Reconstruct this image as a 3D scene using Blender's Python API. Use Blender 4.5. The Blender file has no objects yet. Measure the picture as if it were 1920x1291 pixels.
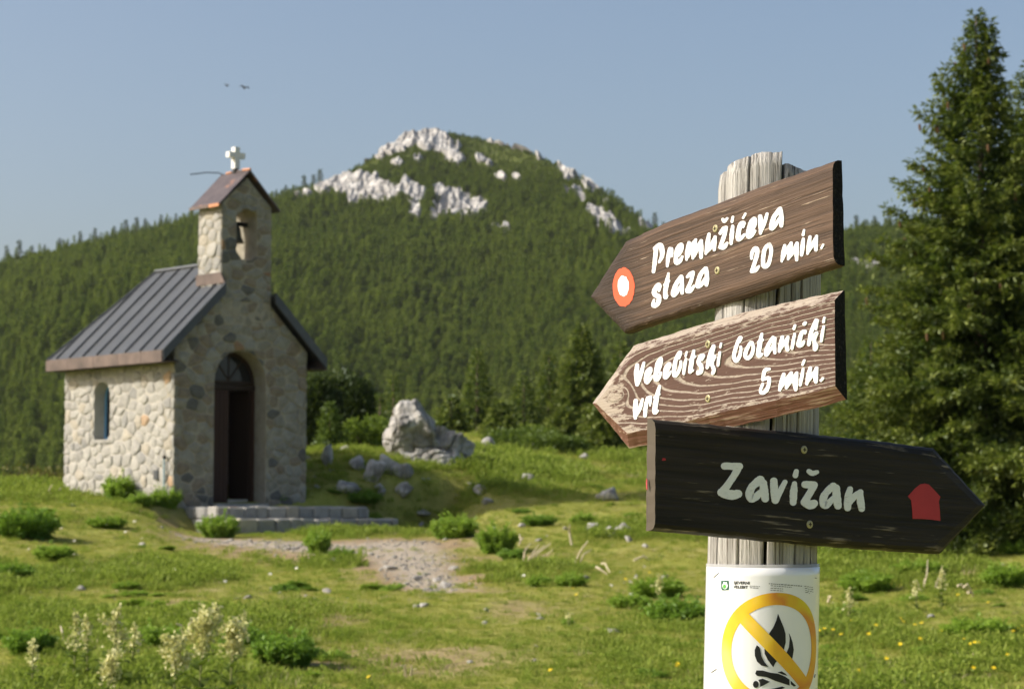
import bpy, bmesh, math, random
import numpy as np
from mathutils import Vector, Matrix
from mathutils.geometry import tessellate_polygon

rnd = random.Random(7)
scene = bpy.context.scene
COL = scene.collection

# ------------------------------------------------------------------ camera
EYE = 1.6
FPX = 4000.0                                   # focal length in pixels of a 1920 px wide frame
PITCH = math.atan(299.5 / FPX)
cam = bpy.data.cameras.new('camera')
cam_ob = bpy.data.objects.new('camera', cam)
COL.objects.link(cam_ob)
cam_ob.location = (0, 0, EYE)
cam_ob.rotation_euler = (math.pi / 2 + PITCH, 0, 0)
cam.sensor_width = 36
cam.lens = 36 * FPX / 1920
cam.clip_start = 0.05
cam.clip_end = 6000
cam.dof.use_dof = True
cam.dof.focus_distance = 3.28
cam.dof.aperture_fstop = 14.5
scene.camera = cam_ob

# ------------------------------------------------------------------ sky and sun
SUN_EL = math.radians(33.5)
SUN_AZ = math.radians(7)                       # sun stands left of the view, a little on the viewer's side
to_sun = Vector((-math.cos(SUN_AZ) * math.cos(SUN_EL), -math.sin(SUN_AZ) * math.cos(SUN_EL), math.sin(SUN_EL)))
world = bpy.data.worlds.new('World')
scene.world = world
world.use_nodes = True
wn = world.node_tree
wn.nodes.clear()
sky = wn.nodes.new('ShaderNodeTexSky')
sky.sky_type = 'NISHITA'
sky.sun_disc = False
sky.sun_elevation = SUN_EL
sky.sun_rotation = math.atan2(to_sun.x, to_sun.y)
sky.altitude = 500
sky.air_density = 1.0
sky.dust_density = 5.8
sky.ozone_density = 1.0
bg = wn.nodes.new('ShaderNodeBackground')
bg.inputs['Strength'].default_value = 0.148
wo = wn.nodes.new('ShaderNodeOutputWorld')
wn.links.new(sky.outputs['Color'], bg.inputs['Color'])
wn.links.new(bg.outputs['Background'], wo.inputs['Surface'])

sun = bpy.data.lights.new('sun', 'SUN')
sun.energy = 5.0
sun.angle = math.radians(0.53)
sun.color = (1.0, 0.94, 0.85)
sun_ob = bpy.data.objects.new('sun', sun)
COL.objects.link(sun_ob)
sun_ob.rotation_euler = to_sun.to_track_quat('Z', 'Y').to_euler()

scene.view_settings.view_transform = 'Standard'
scene.view_settings.look = 'None'
scene.view_settings.exposure = 0.12
scene.view_settings.gamma = 1.0
scene.view_settings.use_curve_mapping = False
cy = scene.cycles
cy.max_bounces = 5
cy.diffuse_bounces = 3
cy.glossy_bounces = 2
cy.transmission_bounces = 4
cy.transparent_max_bounces = 6
cy.caustics_reflective = False
cy.caustics_refractive = False
cy.use_denoising = True

# ------------------------------------------------------------------ helpers
def ray(px, py):
    u = (px - 960) / FPX
    v = (645.5 - py) / FPX
    return Vector((u, math.cos(PITCH) - v * math.sin(PITCH), math.sin(PITCH) + v * math.cos(PITCH)))

def P(px, py, Y):
    d = ray(px, py)
    d = d * (Y / d.y)
    return Vector((d.x, d.y, d.z + EYE))

def project(p):
    """world point(s) -> 1920 px frame, numpy arrays"""
    x, y, z = p[..., 0], p[..., 1], p[..., 2] - EYE
    c, s = math.cos(PITCH), math.sin(PITCH)
    dep = y * c + z * s
    up = -y * s + z * c
    return 960 + FPX * x / dep, 645.5 - FPX * up / dep

def _hash(ix, iy, iz):
    h = (ix.astype(np.int64) * 374761393 + iy.astype(np.int64) * 668265263 + iz.astype(np.int64) * 2147483647) & 0xFFFFFFFF
    h = ((h ^ (h >> 13)) * 1274126177) & 0xFFFFFFFF
    h = (h ^ (h >> 16)) & 0xFFFFFFFF
    return h / 4294967295.0 * 2 - 1

def noise3(p):
    p = np.asarray(p, float)
    i = np.floor(p)
    f = p - i
    f = f * f * f * (f * (f * 6 - 15) + 10)
    ix, iy, iz = i[..., 0], i[..., 1], i[..., 2]
    fx, fy, fz = f[..., 0], f[..., 1], f[..., 2]
    r = 0
    for dx in (0, 1):
        for dy in (0, 1):
            for dz in (0, 1):
                w = (fx if dx else 1 - fx) * (fy if dy else 1 - fy) * (fz if dz else 1 - fz)
                r = r + w * _hash(ix + dx, iy + dy, iz + dz)
    return r

def fbm(p, octaves=4, gain=0.5):
    p = np.asarray(p, float)
    a, s, t = 1.0, 0.0, 0.0
    for o in range(octaves):
        s = s + a * noise3(p * (2.03 ** o) + 17.3 * o)
        t += a
        a *= gain
    return s / t

def xyz(x, y, z=0.0):
    x, y = np.broadcast_arrays(np.asarray(x, float), np.asarray(y, float))
    return np.stack([x, y, np.broadcast_to(np.asarray(z, float), x.shape)], -1)

def mesh(name, V, F, mat=None, smooth=False, tip=None, attrs=None):
    me = bpy.data.meshes.new(name)
    V = np.asarray(V, np.float32).reshape(-1, 3)
    if isinstance(F, np.ndarray):
        n, k = F.shape
        me.vertices.add(len(V))
        me.vertices.foreach_set('co', V.ravel())
        me.loops.add(n * k)
        me.loops.foreach_set('vertex_index', F.astype(np.int32).ravel())
        me.polygons.add(n)
        me.polygons.foreach_set('loop_start', np.arange(0, n * k, k, dtype=np.int32))
        me.update(calc_edges=True)
    else:
        me.from_pydata([tuple(v) for v in V.tolist()], [], [tuple(f) for f in F])
        me.update()
    if mat is not None:
        me.materials.append(mat)
    if smooth:
        me.polygons.foreach_set('use_smooth', np.ones(len(me.polygons), bool))
    if tip is not None:
        attrs = dict(attrs or {}, tip=tip)
    for k_, a in (attrs or {}).items():
        me.attributes.new(k_, 'FLOAT', 'POINT').data.foreach_set('value', np.asarray(a, np.float32))
    return me

def obj(name, me, parent=None, loc=None, rot=None, scale=None):
    o = bpy.data.objects.new(name, me)
    COL.objects.link(o)
    if parent is not None:
        o.parent = parent
    if loc is not None:
        o.location = loc
    if rot is not None:
        o.rotation_euler = rot
    if scale is not None:
        o.scale = scale
    return o

def tag(o, label=None, cat=None, group=None, kind=None):
    if label: o['label'] = label
    if cat: o['category'] = cat
    if group: o['group'] = group
    if kind: o['kind'] = kind
    return o

def empty(name, loc=(0, 0, 0), rot=None):
    o = bpy.data.objects.new(name, None)
    COL.objects.link(o)
    o.location = loc
    if rot is not None:
        o.rotation_euler = rot
    o.empty_display_size = 0.1
    return o

class Geo:
    """collects vertices and faces for one mesh"""
    def __init__(self):
        self.v, self.f = [], []
    def add(self, V, F):
        o = len(self.v)
        self.v += [tuple(p) for p in V]
        self.f += [tuple(i + o for i in f) for f in F]
        return self
    def box(self, a, b):
        (x0, y0, z0), (x1, y1, z1) = a, b
        return self.add([(x0, y0, z0), (x1, y0, z0), (x1, y1, z0), (x0, y1, z0), (x0, y0, z1), (x1, y0, z1), (x1, y1, z1), (x0, y1, z1)],
                        [(0, 3, 2, 1), (4, 5, 6, 7), (0, 1, 5, 4), (1, 2, 6, 5), (2, 3, 7, 6), (3, 0, 4, 7)])
    def tube(self, pts, rad, n=8, cap=True):
        pts = [Vector(p) for p in pts]
        rad = rad if isinstance(rad, (list, tuple)) else [rad] * len(pts)
        V, F = [], []
        side = None
        for i, p in enumerate(pts):
            d = (pts[min(i + 1, len(pts) - 1)] - pts[max(i - 1, 0)]).normalized()
            if side is None:
                side = d.orthogonal().normalized()
            side = (side - d * side.dot(d)).normalized()
            up = d.cross(side)
            for k in range(n):
                a = 2 * math.pi * k / n
                V.append(p + (side * math.cos(a) + up * math.sin(a)) * rad[i])
        for i in range(len(pts) - 1):
            for k in range(n):
                F.append((i * n + k, i * n + (k + 1) % n, (i + 1) * n + (k + 1) % n, (i + 1) * n + k))
        if cap:
            F.append(tuple(range(n - 1, -1, -1)))
            F.append(tuple((len(pts) - 1) * n + k for k in range(n)))
        return self.add(V, F)
    def extrude(self, loops, y0, y1):
        """polygon with holes in the xz plane pushed from y0 to y1"""
        tris = tessellate_polygon([[Vector((p[0], p[1], 0)) for p in lp] for lp in loops])
        flat = [p for lp in loops for p in lp]
        n = len(flat)
        V = [(p[0], y0, p[1]) for p in flat] + [(p[0], y1, p[1]) for p in flat]
        F = [tuple(t) for t in tris] + [tuple(i + n for i in reversed(t)) for t in tris]
        o = 0
        for lp in loops:
            m = len(lp)
            for i in range(m):
                a, b = o + i, o + (i + 1) % m
                F.append((a, b, b + n, a + n))
            o += m
        return self.add(V, F)
    def mesh(self, name, mat, smooth=False, fix=True):
        me = mesh(name, np.array(self.v, np.float32), self.f, mat, smooth)
        if fix:
            bm = bmesh.new(); bm.from_mesh(me)
            bmesh.ops.recalc_face_normals(bm, faces=bm.faces)
            bm.to_mesh(me); bm.free()
        return me

# ------------------------------------------------------------------ materials
class Mat:
    def __init__(self, name, rough=0.8, spec=0.3):
        self.m = bpy.data.materials.new(name)
        self.m.use_nodes = True
        self.t = self.m.node_tree
        self.b = self.t.nodes['Principled BSDF']
        self.out = self.t.nodes['Material Output']
        self.b.inputs['Roughness'].default_value = rough
        self.b.inputs['Specular IOR Level'].default_value = spec
    def n(self, kind, **kw):
        nd = self.t.nodes.new('ShaderNode' + kind)
        for k, v in kw.items():
            if k.startswith('i_'):
                nd.inputs[k[2:].replace('_', ' ')].default_value = v
            else:
                setattr(nd, k, v)
        return nd
    def l(self, a, b):
        self.t.links.new(a, b)
    def coord(self, kind='Object', scale=(1, 1, 1), rot=(0, 0, 0), loc=(0, 0, 0)):
        tc = self.n('TexCoord')
        mp = self.n('Mapping')
        mp.inputs['Scale'].default_value = scale
        mp.inputs['Rotation'].default_value = rot
        mp.inputs['Location'].default_value = loc
        self.l(tc.outputs[kind], mp.inputs['Vector'])
        return mp.outputs['Vector']
    def noise(self, vec, scale=5, detail=4, rough=0.55, dist=0.0):
        nd = self.n('TexNoise')
        nd.inputs['Scale'].default_value = scale
        nd.inputs['Detail'].default_value = detail
        nd.inputs['Roughness'].default_value = rough
        nd.inputs['Distortion'].default_value = dist
        if vec is not None:
            self.l(vec, nd.inputs['Vector'])
        return nd.outputs['Fac']
    def ramp(self, fac, stops):
        r = self.n('ValToRGB')
        e = r.color_ramp.elements
        while len(e) < len(stops):
            e.new(0.5)
        for i, (p, c) in enumerate(stops):
            e[i].position = p
            e[i].color = (c, c, c, 1) if isinstance(c, (int, float)) else (*c, 1)
        self.l(fac, r.inputs['Fac'])
        return r.outputs['Color']
    def mix(self, fac, a, b, mode='MIX'):
        m = self.n('Mix', data_type='RGBA', blend_type=mode)
        for s, v in ((m.inputs[0], fac), (m.inputs[6], a), (m.inputs[7], b)):
            if isinstance(v, bpy.types.NodeSocket):
                self.l(v, s)
            elif isinstance(v, (int, float)):
                s.default_value = v
            else:
                s.default_value = (*v, 1)
        return m.outputs[2]
    def math(self, op, a, b=0.0, c=0.0, clamp=False):
        m = self.n('Math', operation=op, use_clamp=clamp)
        for s, v in zip(m.inputs, (a, b, c)):
            if isinstance(v, bpy.types.NodeSocket):
                self.l(v, s)
            else:
                s.default_value = v
        return m.outputs[0]
    def attr(self, name, kind='GEOMETRY'):
        a = self.n('Attribute', attribute_name=name, attribute_type=kind)
        return a.outputs['Fac']
    def color(self, c):
        if isinstance(c, bpy.types.NodeSocket):
            self.l(c, self.b.inputs['Base Color'])
        else:
            self.b.inputs['Base Color'].default_value = (*c, 1)
        return self
    def bump(self, h, strength=0.4, dist=0.01):
        b = self.n('Bump')
        b.inputs['Strength'].default_value = strength
        b.inputs['Distance'].default_value = dist
        self.l(h, b.inputs['Height'])
        self.l(b.outputs['Normal'], self.b.inputs['Normal'])
        return self
    def foliage(self, col, trans=0.35, gloss=0.03):
        """diffuse plus light passing through thin leaves"""
        d = self.n('BsdfDiffuse'); tr = self.n('BsdfTranslucent'); mx = self.n('MixShader')
        mx.inputs[0].default_value = trans
        gl = self.n('BsdfGlossy'); gl.inputs['Roughness'].default_value = 0.5
        gl.inputs['Color'].default_value = (0.8, 0.9, 0.8, 1)
        m2 = self.n('MixShader'); m2.inputs[0].default_value = gloss
        self.l(col, d.inputs['Color'])
        tc = self.mix(0.5, col, (0.16, 0.24, 0.02))
        self.l(tc, tr.inputs['Color'])
        self.l(d.outputs[0], mx.inputs[1]); self.l(tr.outputs[0], mx.inputs[2])
        self.l(mx.outputs[0], m2.inputs[1]); self.l(gl.outputs[0], m2.inputs[2])
        self.l(m2.outputs[0], self.out.inputs['Surface'])
        return self

def plain(name, c, rough=0.7, spec=0.3, metal=0.0):
    m = Mat(name, rough, spec)
    m.b.inputs['Metallic'].default_value = metal
    v = m.coord('Object')
    f = m.noise(v, 25, 4)
    m.color(m.mix(f, tuple(x * 0.78 for x in c), tuple(min(1, x * 1.18) for x in c)))
    return m.m

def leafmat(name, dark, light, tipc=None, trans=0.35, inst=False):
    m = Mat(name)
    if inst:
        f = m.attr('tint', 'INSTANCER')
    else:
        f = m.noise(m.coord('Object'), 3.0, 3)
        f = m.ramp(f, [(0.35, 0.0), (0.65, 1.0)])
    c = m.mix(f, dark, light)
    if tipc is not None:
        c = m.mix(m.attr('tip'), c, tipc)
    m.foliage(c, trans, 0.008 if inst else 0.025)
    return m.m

# ================================================================== GROUND
def ctl(px, py, Y):
    p = P(px, py, Y)
    return (p.x, p.y, p.z)
CT = [(-6, -8, 0), (6, -8, 0), (0, 0, 0), (-8, 2, 0.05), (8, 2, 0), (0, 6, 0.08), (-8, 8, .15), (8, 8, .1),
      (-5, 14, .36), (0, 14, .34), (5, 14, .34), (-12, 14, .5), (12, 14, .4),
      ctl(120, 1150, 22), ctl(500, 1130, 22), ctl(960, 1130, 22), ctl(1450, 1140, 22), ctl(1900, 1120, 22),
      ctl(150, 1030, 30), ctl(600, 1045, 29.5), ctl(1000, 1045, 29.5), ctl(1400, 1045, 29), ctl(1700, 1045, 28), ctl(1900, 1045, 27),
      ctl(300, 968, 34.6), ctl(420, 985, 34.8), ctl(600, 1000, 34.4), ctl(750, 992, 35), ctl(870, 985, 34.5), ctl(700, 965, 37.5),
      ctl(0, 930, 37.5), ctl(120, 928, 38.6), ctl(220, 934, 37.8), ctl(310, 948, 36.4), ctl(60, 920, 41), ctl(0, 918, 44), ctl(330, 920, 43), ctl(450, 900, 44),
      ctl(600, 930, 39.3), ctl(640, 838, 40.5), ctl(700, 858, 40.6), ctl(595, 852, 40.7), ctl(650, 905, 39.7), ctl(600, 935, 39.2), ctl(580, 850, 44), ctl(660, 832, 43.5), ctl(720, 895, 40), ctl(720, 930, 38.8), ctl(800, 888, 42), ctl(780, 850, 45.5), ctl(880, 900, 41),
      ctl(900, 838, 53), ctl(1000, 835, 56), ctl(1120, 845, 54), ctl(1220, 862, 50), ctl(1000, 890, 44), ctl(1150, 905, 42),
      ctl(1250, 930, 38.5), ctl(1080, 955, 37), ctl(950, 950, 37.5), ctl(1500, 960, 38), ctl(1600, 985, 33.5), ctl(1850, 1000, 30), ctl(1950, 1000, 30), ctl(2100, 1000, 30),
      ctl(1700, 955, 42), ctl(1500, 900, 50), ctl(1900, 940, 45), ctl(700, 820, 62), ctl(900, 822, 68), ctl(1100, 828, 68), ctl(1300, 850, 66), ctl(1700, 900, 60),
      ctl(450, 860, 62),
      (-16, 40, 1.9), (-25, 40, 2.0), (-16, 50, 1.2), (-30, 55, -1), (-12, 58, .2), (-22, 75, -4), (0, 82, 1.8), (12, 82, 2), (30, 80, 1), (30, 50, 2), (40, 30, 1.2), (-40, 20, 1.2), (-40, 75, -4),
      (-30, 100, -6.5), (0, 104, -5), (30, 104, -5), (60, 100, -5), (-60, 100, -6.5), (60, 20, 1.5), (-60, 20, 1.5), (60, 60, 1), (-60, 60, -2), (-60, -20, 0), (60, -20, 0), (0, -25, 0)]
CT = np.array(CT)
GX = np.linspace(-62, 62, 311)
GY = np.linspace(-26, 112, 346)
gx, gy = np.meshgrid(GX, GY)
# smooth surface through the control heights (multiquadric fit)
def _phi(dx, dy): return np.sqrt(dx * dx + dy * dy + 6.0)
nC = len(CT)
Am = np.zeros((nC + 3, nC + 3))
Am[:nC, :nC] = -_phi(CT[:, None, 0] - CT[None, :, 0], CT[:, None, 1] - CT[None, :, 1]) + np.eye(nC) * .35
Am[:nC, nC:] = np.stack([np.ones(nC), CT[:, 0], CT[:, 1]], -1); Am[nC:, :nC] = Am[:nC, nC:].T
sol = np.linalg.solve(Am, np.concatenate([CT[:, 2], np.zeros(3)]))
gz = sol[nC] + sol[nC + 1] * gx + sol[nC + 2] * gy
for (x, y, z), w in zip(CT, sol[:nC]):
    gz = gz - w * _phi(gx - x, gy - y)
for _ in range(3):                       # soften
    g = np.pad(gz, 1, mode='edge')
    gz = (g[1:-1, 1:-1] * 2 + g[:-2, 1:-1] + g[2:, 1:-1] + g[1:-1, :-2] + g[1:-1, 2:]) / 6
gz = gz + 0.06 * fbm(xyz(gx * .35, gy * .35, 3.1), 3) + 0.035 * noise3(xyz(gx * 1.3, gy * 1.3, 9.0))
_c, _s = math.cos(math.radians(43)), math.sin(math.radians(43))
_o = P(325, 945, 36.7)
lx_ = (gx - _o.x) * _c + (gy - _o.y) * _s; ly_ = -(gx - _o.x) * _s + (gy - _o.y) * _c
ug_ = gx / np.maximum(gy, 1)
wd_ = np.clip((ug_ + .178) / .03, 0, 1) * np.clip((-.008 - ug_) / .03, 0, 1) * np.clip((gy - 22) / 3, 0, 1) * np.clip((-.05 - ly_) / .4, 0, 1)   # trodden ground before the steps
wd_ = wd_ * wd_ * (3 - 2 * wd_)
gz = gz * (1 - wd_) + wd_ * (EYE + np.interp(gy, [22, 23, 25, 27, 29, 31, 33, 35, 36, 38, 40], [-1.05, -1.02, -.97, -.90, -.80, -.68, -.57, -.51, -.50, -.50, -.50]) + .025 * noise3(xyz(gx * .9, gy * .9, 2.0)))
near = np.clip(1 - np.hypot(gx - 1.2, gy - 2.5) / 6, 0, 1)
gz = gz * (1 - near) + 0.0 * near

def gh(x, y):
    """ground height"""
    x = np.asarray(x, float); y = np.asarray(y, float)
    fx = np.clip((x - GX[0]) / (GX[1] - GX[0]), 0, len(GX) - 1.001)
    fy = np.clip((y - GY[0]) / (GY[1] - GY[0]), 0, len(GY) - 1.001)
    ix, iy = fx.astype(int), fy.astype(int)
    a, b = fx - ix, fy - iy
    return (gz[iy, ix] * (1 - a) + gz[iy, ix + 1] * a) * (1 - b) + (gz[iy + 1, ix] * (1 - a) + gz[iy + 1, ix + 1] * a) * b

def hit(px, py, y0=9.0, y1=100.0):
    """where the line of sight meets the ground"""
    d = ray(px, py)
    Y = np.arange(y0, y1, 0.04)
    t = Y / d.y
    X = d.x * t
    Z = EYE + d.z * t
    below = np.nonzero(Z < gh(X, Y))[0]
    i = below[0] if len(below) else len(Y) - 1
    return Vector((X[i], Y[i], float(gh(X[i], Y[i]))))

# worn path in front of the steps
PATH = [(330, 1000, .25), (430, 1015, .55), (540, 1022, .85), (650, 1030, 1.0), (730, 1022, .9), (770, 1050, .7), (790, 1085, .5), (835, 1108, .35)]
PATHW = [(hit(a, b), w) for a, b, w in PATH]
def path_mask(x, y, k=1.0):
    m = np.zeros(np.broadcast(x, y).shape)
    for (a, wa), (b, wb) in zip(PATHW[:-1], PATHW[1:]):
        abx, aby = b.x - a.x, b.y - a.y
        t = np.clip(((x - a.x) * abx + (y - a.y) * aby) / (abx * abx + aby * aby + 1e-9), 0, 1)
        d = np.hypot(x - a.x - t * abx, (y - a.y - t * aby) * 0.8)
        m = np.maximum(m, np.clip(1.35 - d / (k * (wa + (wb - wa) * t)), 0, 1))
    return m
def bare_mask(x, y):
    n = fbm(xyz(x * .33, y * .22, 5.5), 3)
    n2 = noise3(xyz(x * 1.7, y * 1.1, 2.2))
    b = np.clip((n + .25 * n2 - .40) * 5, 0, 1)
    for px, py, r in ((600, 1165, 1.1), (690, 1230, 1.2), (860, 1240, 1.0), (1000, 1150, .9), (760, 1010, 1.1), (330, 990, .6), (820, 1060, .8), (520, 1160, .8)):
        c = BARE.setdefault((px, py), hit(px, py))
        b = np.maximum(b, np.clip(1.5 - np.hypot(x - c.x, (y - c.y) * .7) / (r * .62) + .7 * n2, 0, 1) * .75)
    b = np.maximum(b, np.clip(path_mask(x, y, 1.75) * 1.1 + .55 * n2, 0, .95) * (path_mask(x, y, 1.75) > 0))
    return np.maximum(b, path_mask(x, y) * np.clip(1.0 + n2, .3, 1))
BARE = {}

m = Mat('meadow_soil', 0.95, 0.1)
v = m.coord('Object')
n1 = m.noise(v, 0.9, 5, .6); n2 = m.noise(v, 7, 5, .65); n3 = m.noise(v, 40, 3)
green = m.mix(m.ramp(n2, [(.3, 0.0), (.7, 1.0)]), (.19, .225, .034), (.35, .34, .075))
green = m.mix(m.ramp(n1, [(.42, 0.0), (.62, .8)]), green, (.32, .29, .09))
dirt = m.mix(m.ramp(n2, [(.35, 0.0), (.65, 1.0)]), (.22, .15, .085), (.42, .31, .19))
grav = m.mix(m.ramp(n3, [(.4, 0.0), (.6, 1.0)]), (.34, .27, .19), (.52, .46, .37))
c = m.mix(m.attr('bare'), green, dirt)
c = m.mix(m.ramp(m.math('MULTIPLY', m.attr('path'), m.math('ADD', n2, .35)), [(.35, 0.0), (.75, 1.0)]), c, grav)
m.color(c)
m.bump(m.math('ADD', n2, m.math('MULTIPLY', n3, .5)), 0.8, 0.05)
M_SOIL = m.m
nx, ny = len(GX), len(GY)
idx = np.arange(nx * ny).reshape(ny, nx)
F = np.stack([idx[:-1, :-1], idx[:-1, 1:], idx[1:, 1:], idx[1:, :-1]], -1).reshape(-1, 4)
me = mesh('ground', np.stack([gx, gy, gz], -1).reshape(-1, 3), F, M_SOIL, True,
          attrs={'bare': bare_mask(gx, gy).ravel(), 'path': path_mask(gx, gy).ravel()})
ground = tag(obj('ground', me), kind='structure')

# ================================================================== MOUNTAIN
SKY = np.array([(-900, 560), (-400, 520), (0, 487), (100, 466), (200, 444), (290, 424), (370, 400), (450, 380), (520, 364), (600, 345), (650, 322), (700, 290), (735, 266), (765, 248),
                (800, 243), (850, 246), (900, 255), (950, 268), (1000, 282), (1050, 306), (1100, 334), (1150, 364), (1200, 404), (1240, 436), (1300, 462), (1400, 462), (1500, 446),
                (1600, 428), (1700, 420), (1800, 412), (1920, 408), (2300, 420), (2900, 520)], float)
def ridge_depth(u):
    px = u * FPX + 960
    return 560 + 150 * np.exp(-((px - 850) / 330.0) ** 2) + 30 * np.sin(px / 260.0)
def ridge_slope(u):
    px = u * FPX + 960
    return (945 - np.interp(px, SKY[:, 0], SKY[:, 1])) / FPX
YB = 250.0
def mz(x, y):
    """mountain height above the eye plane, in metres"""
    u = x / np.maximum(y, 1)
    yr = ridge_depth(u)
    H = ridge_slope(u) * yr
    zb = -9.0
    w = np.clip((y - YB) / (yr - YB), 0, 1)
    px = u * FPX + 960
    peak = np.exp(-((px - 850) / 260.0) ** 2)
    z = zb + (H - zb) * w ** (1.0 + .35 * peak)
    z = z + 10 * np.sqrt(w * (1 - w)) * w * fbm(xyz(x / 75, y / 110, 1.7), 4) * 1.6
    z = np.where(y > yr, H - (y - yr) * .42 - 0 * y, z)
    z = np.where(y < YB, zb + 3 * np.clip((YB - y) / 150, 0, 1), z)
    return z + EYE
us = np.linspace(-.75, .75, 340)
ys = np.concatenate([np.linspace(100, 250, 12)[:-1], np.linspace(250, 760, 190), np.linspace(775, 1500, 20)])
uu, yy = np.meshgrid(us, ys)
xx = uu * yy
zz = mz(xx, yy)
zz = np.where(yy < 112, -8, zz)
m = Mat('mountain_undergrowth', 1.0, 0.05)
v = m.coord('Object')
n1 = m.noise(v, .05, 4); n2 = m.noise(v, .6, 4)
c = m.mix(m.ramp(n2, [(.35, 0.0), (.65, 1.0)]), (.06, .08, .022), (.11, .13, .032))
c = m.mix(m.ramp(n1, [(.5, 0.0), (.65, .7)]), c, (.12, .14, .036))
m.color(c)
M_MTN = m.m
nx, ny = len(us), len(ys)
idx = np.arange(nx * ny).reshape(ny, nx)
F = np.stack([idx[:-1, :-1], idx[:-1, 1:], idx[1:, 1:], idx[1:, :-1]], -1).reshape(-1, 4)
tag(obj('mountain', mesh('mountain', np.stack([xx, yy, zz], -1).reshape(-1, 3), F, M_MTN, True)), kind='structure')

def mhit(px, py):
    d = ray(px, py)
    Y = np.arange(YB, 760, 1.0)
    t = Y / d.y
    X = d.x * t; Z = EYE + d.z * t
    b = np.nonzero(Z < mz(X, Y))[0]
    if len(b) == 0:
        u = d.x / d.y
        yr = float(ridge_depth(np.array(u)))
        return Vector((u * yr, yr, float(mz(np.array(u * yr), np.array(yr)))))
    i = b[0]
    return Vector((X[i], Y[i], Z[i]))

def mhits(pxg, pyg):
    """the same for a whole grid of sight lines"""
    u = (pxg - 960) / FPX; v = (645.5 - pyg) / FPX
    dy = math.cos(PITCH) - v * math.sin(PITCH); dz = math.sin(PITCH) + v * math.cos(PITCH)
    ux, uz = u / dy, dz / dy
    yr = ridge_depth(ux)
    lo = np.full(ux.shape, YB); found = np.zeros(ux.shape, bool)
    hi = yr.copy()
    prev = lo.copy()
    for t in np.linspace(0, 1, 46)[1:]:
        Y = YB + (yr - YB) * t
        below = (EYE + uz * Y < mz(ux * Y, Y)) & ~found
        hi = np.where(below, Y, hi); lo = np.where(below, prev, lo)
        found |= below
        prev = Y
    for _ in range(7):
        mid = (lo + hi) / 2
        b = EYE + uz * mid < mz(ux * mid, mid)
        hi = np.where(b & found, mid, hi); lo = np.where(~b & found, mid, lo)
    Y = np.where(found, hi, yr)
    return np.stack([ux * Y, Y, mz(ux * Y, Y)], -1)

# ------------------------------------------------------------------ rocks
def ico(sub):
    bm = bmesh.new()
    bmesh.ops.create_icosphere(bm, subdivisions=sub, radius=1)
    V = np.array([v.co[:] for v in bm.verts]); F = np.array([[v.index for v in f.verts] for f in bm.faces])
    bm.free()
    return V, F
ICO = {k: ico(k) for k in (1, 2, 3, 4, 5, 6)}
def rock_shape(seed, sub, cuts=9, rough=.10, flute=0.0, freq=1.6, span=(.52, .86)):
    r = np.random.RandomState(seed)
    V, F = ICO[sub]
    V = V.copy()
    for _ in range(cuts):
        n = r.normal(size=3); n /= np.linalg.norm(n)
        d = r.uniform(*span)
        k = np.maximum(V @ n - d, 0)
        V = V - k[:, None] * n * .92
    N = V / np.linalg.norm(V, axis=1)[:, None]
    V = V + N * (rough * fbm(V * freq + seed * 7.7, 5, .55))[:, None]
    if flute:
        ang = np.arctan2(V[:, 1], V[:, 0])
        V = V * (1 + flute * noise3(V * np.array([4.5, 4.5, 1.1]) + seed)[:, None] * np.array([1, 1, .35]))
    return V, F
def limestone(name, light=(.62, .60, .555), dark=(.30, .285, .26), sc=1.0):
    m = Mat(name, 0.9, 0.15)
    v = m.coord('Object')
    a = m.noise(v, 2.2 * sc, 6, .62); b = m.noise(v, 11 * sc, 5, .6); st = m.noise(m.coord('Object', (3 * sc, 3 * sc, .7 * sc)), 2.2, 4)
    c = m.mix(m.ramp(a, [(.38, 0.0), (.62, 1.0)]), dark, light)
    c = m.mix(m.ramp(st, [(.46, 0.0), (.64, .85)]), c, tuple(x * .55 for x in dark))
    c = m.mix(m.ramp(b, [(.55, 0.0), (.75, .45)]), c, (.40, .36, .29))
    m.color(c)
    m.bump(m.math('ADD', a, m.math('MULTIPLY', b, .5)), 1.0, .09 / sc)
    return m.m
M_ROCK = limestone('limestone')
M_CRAG = limestone('crag_limestone', (.60, .58, .54), (.32, .305, .28), .09)
M_GRAVEL = limestone('gravel_stone', (.64, .61, .55), (.36, .33, .28), 6)

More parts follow.
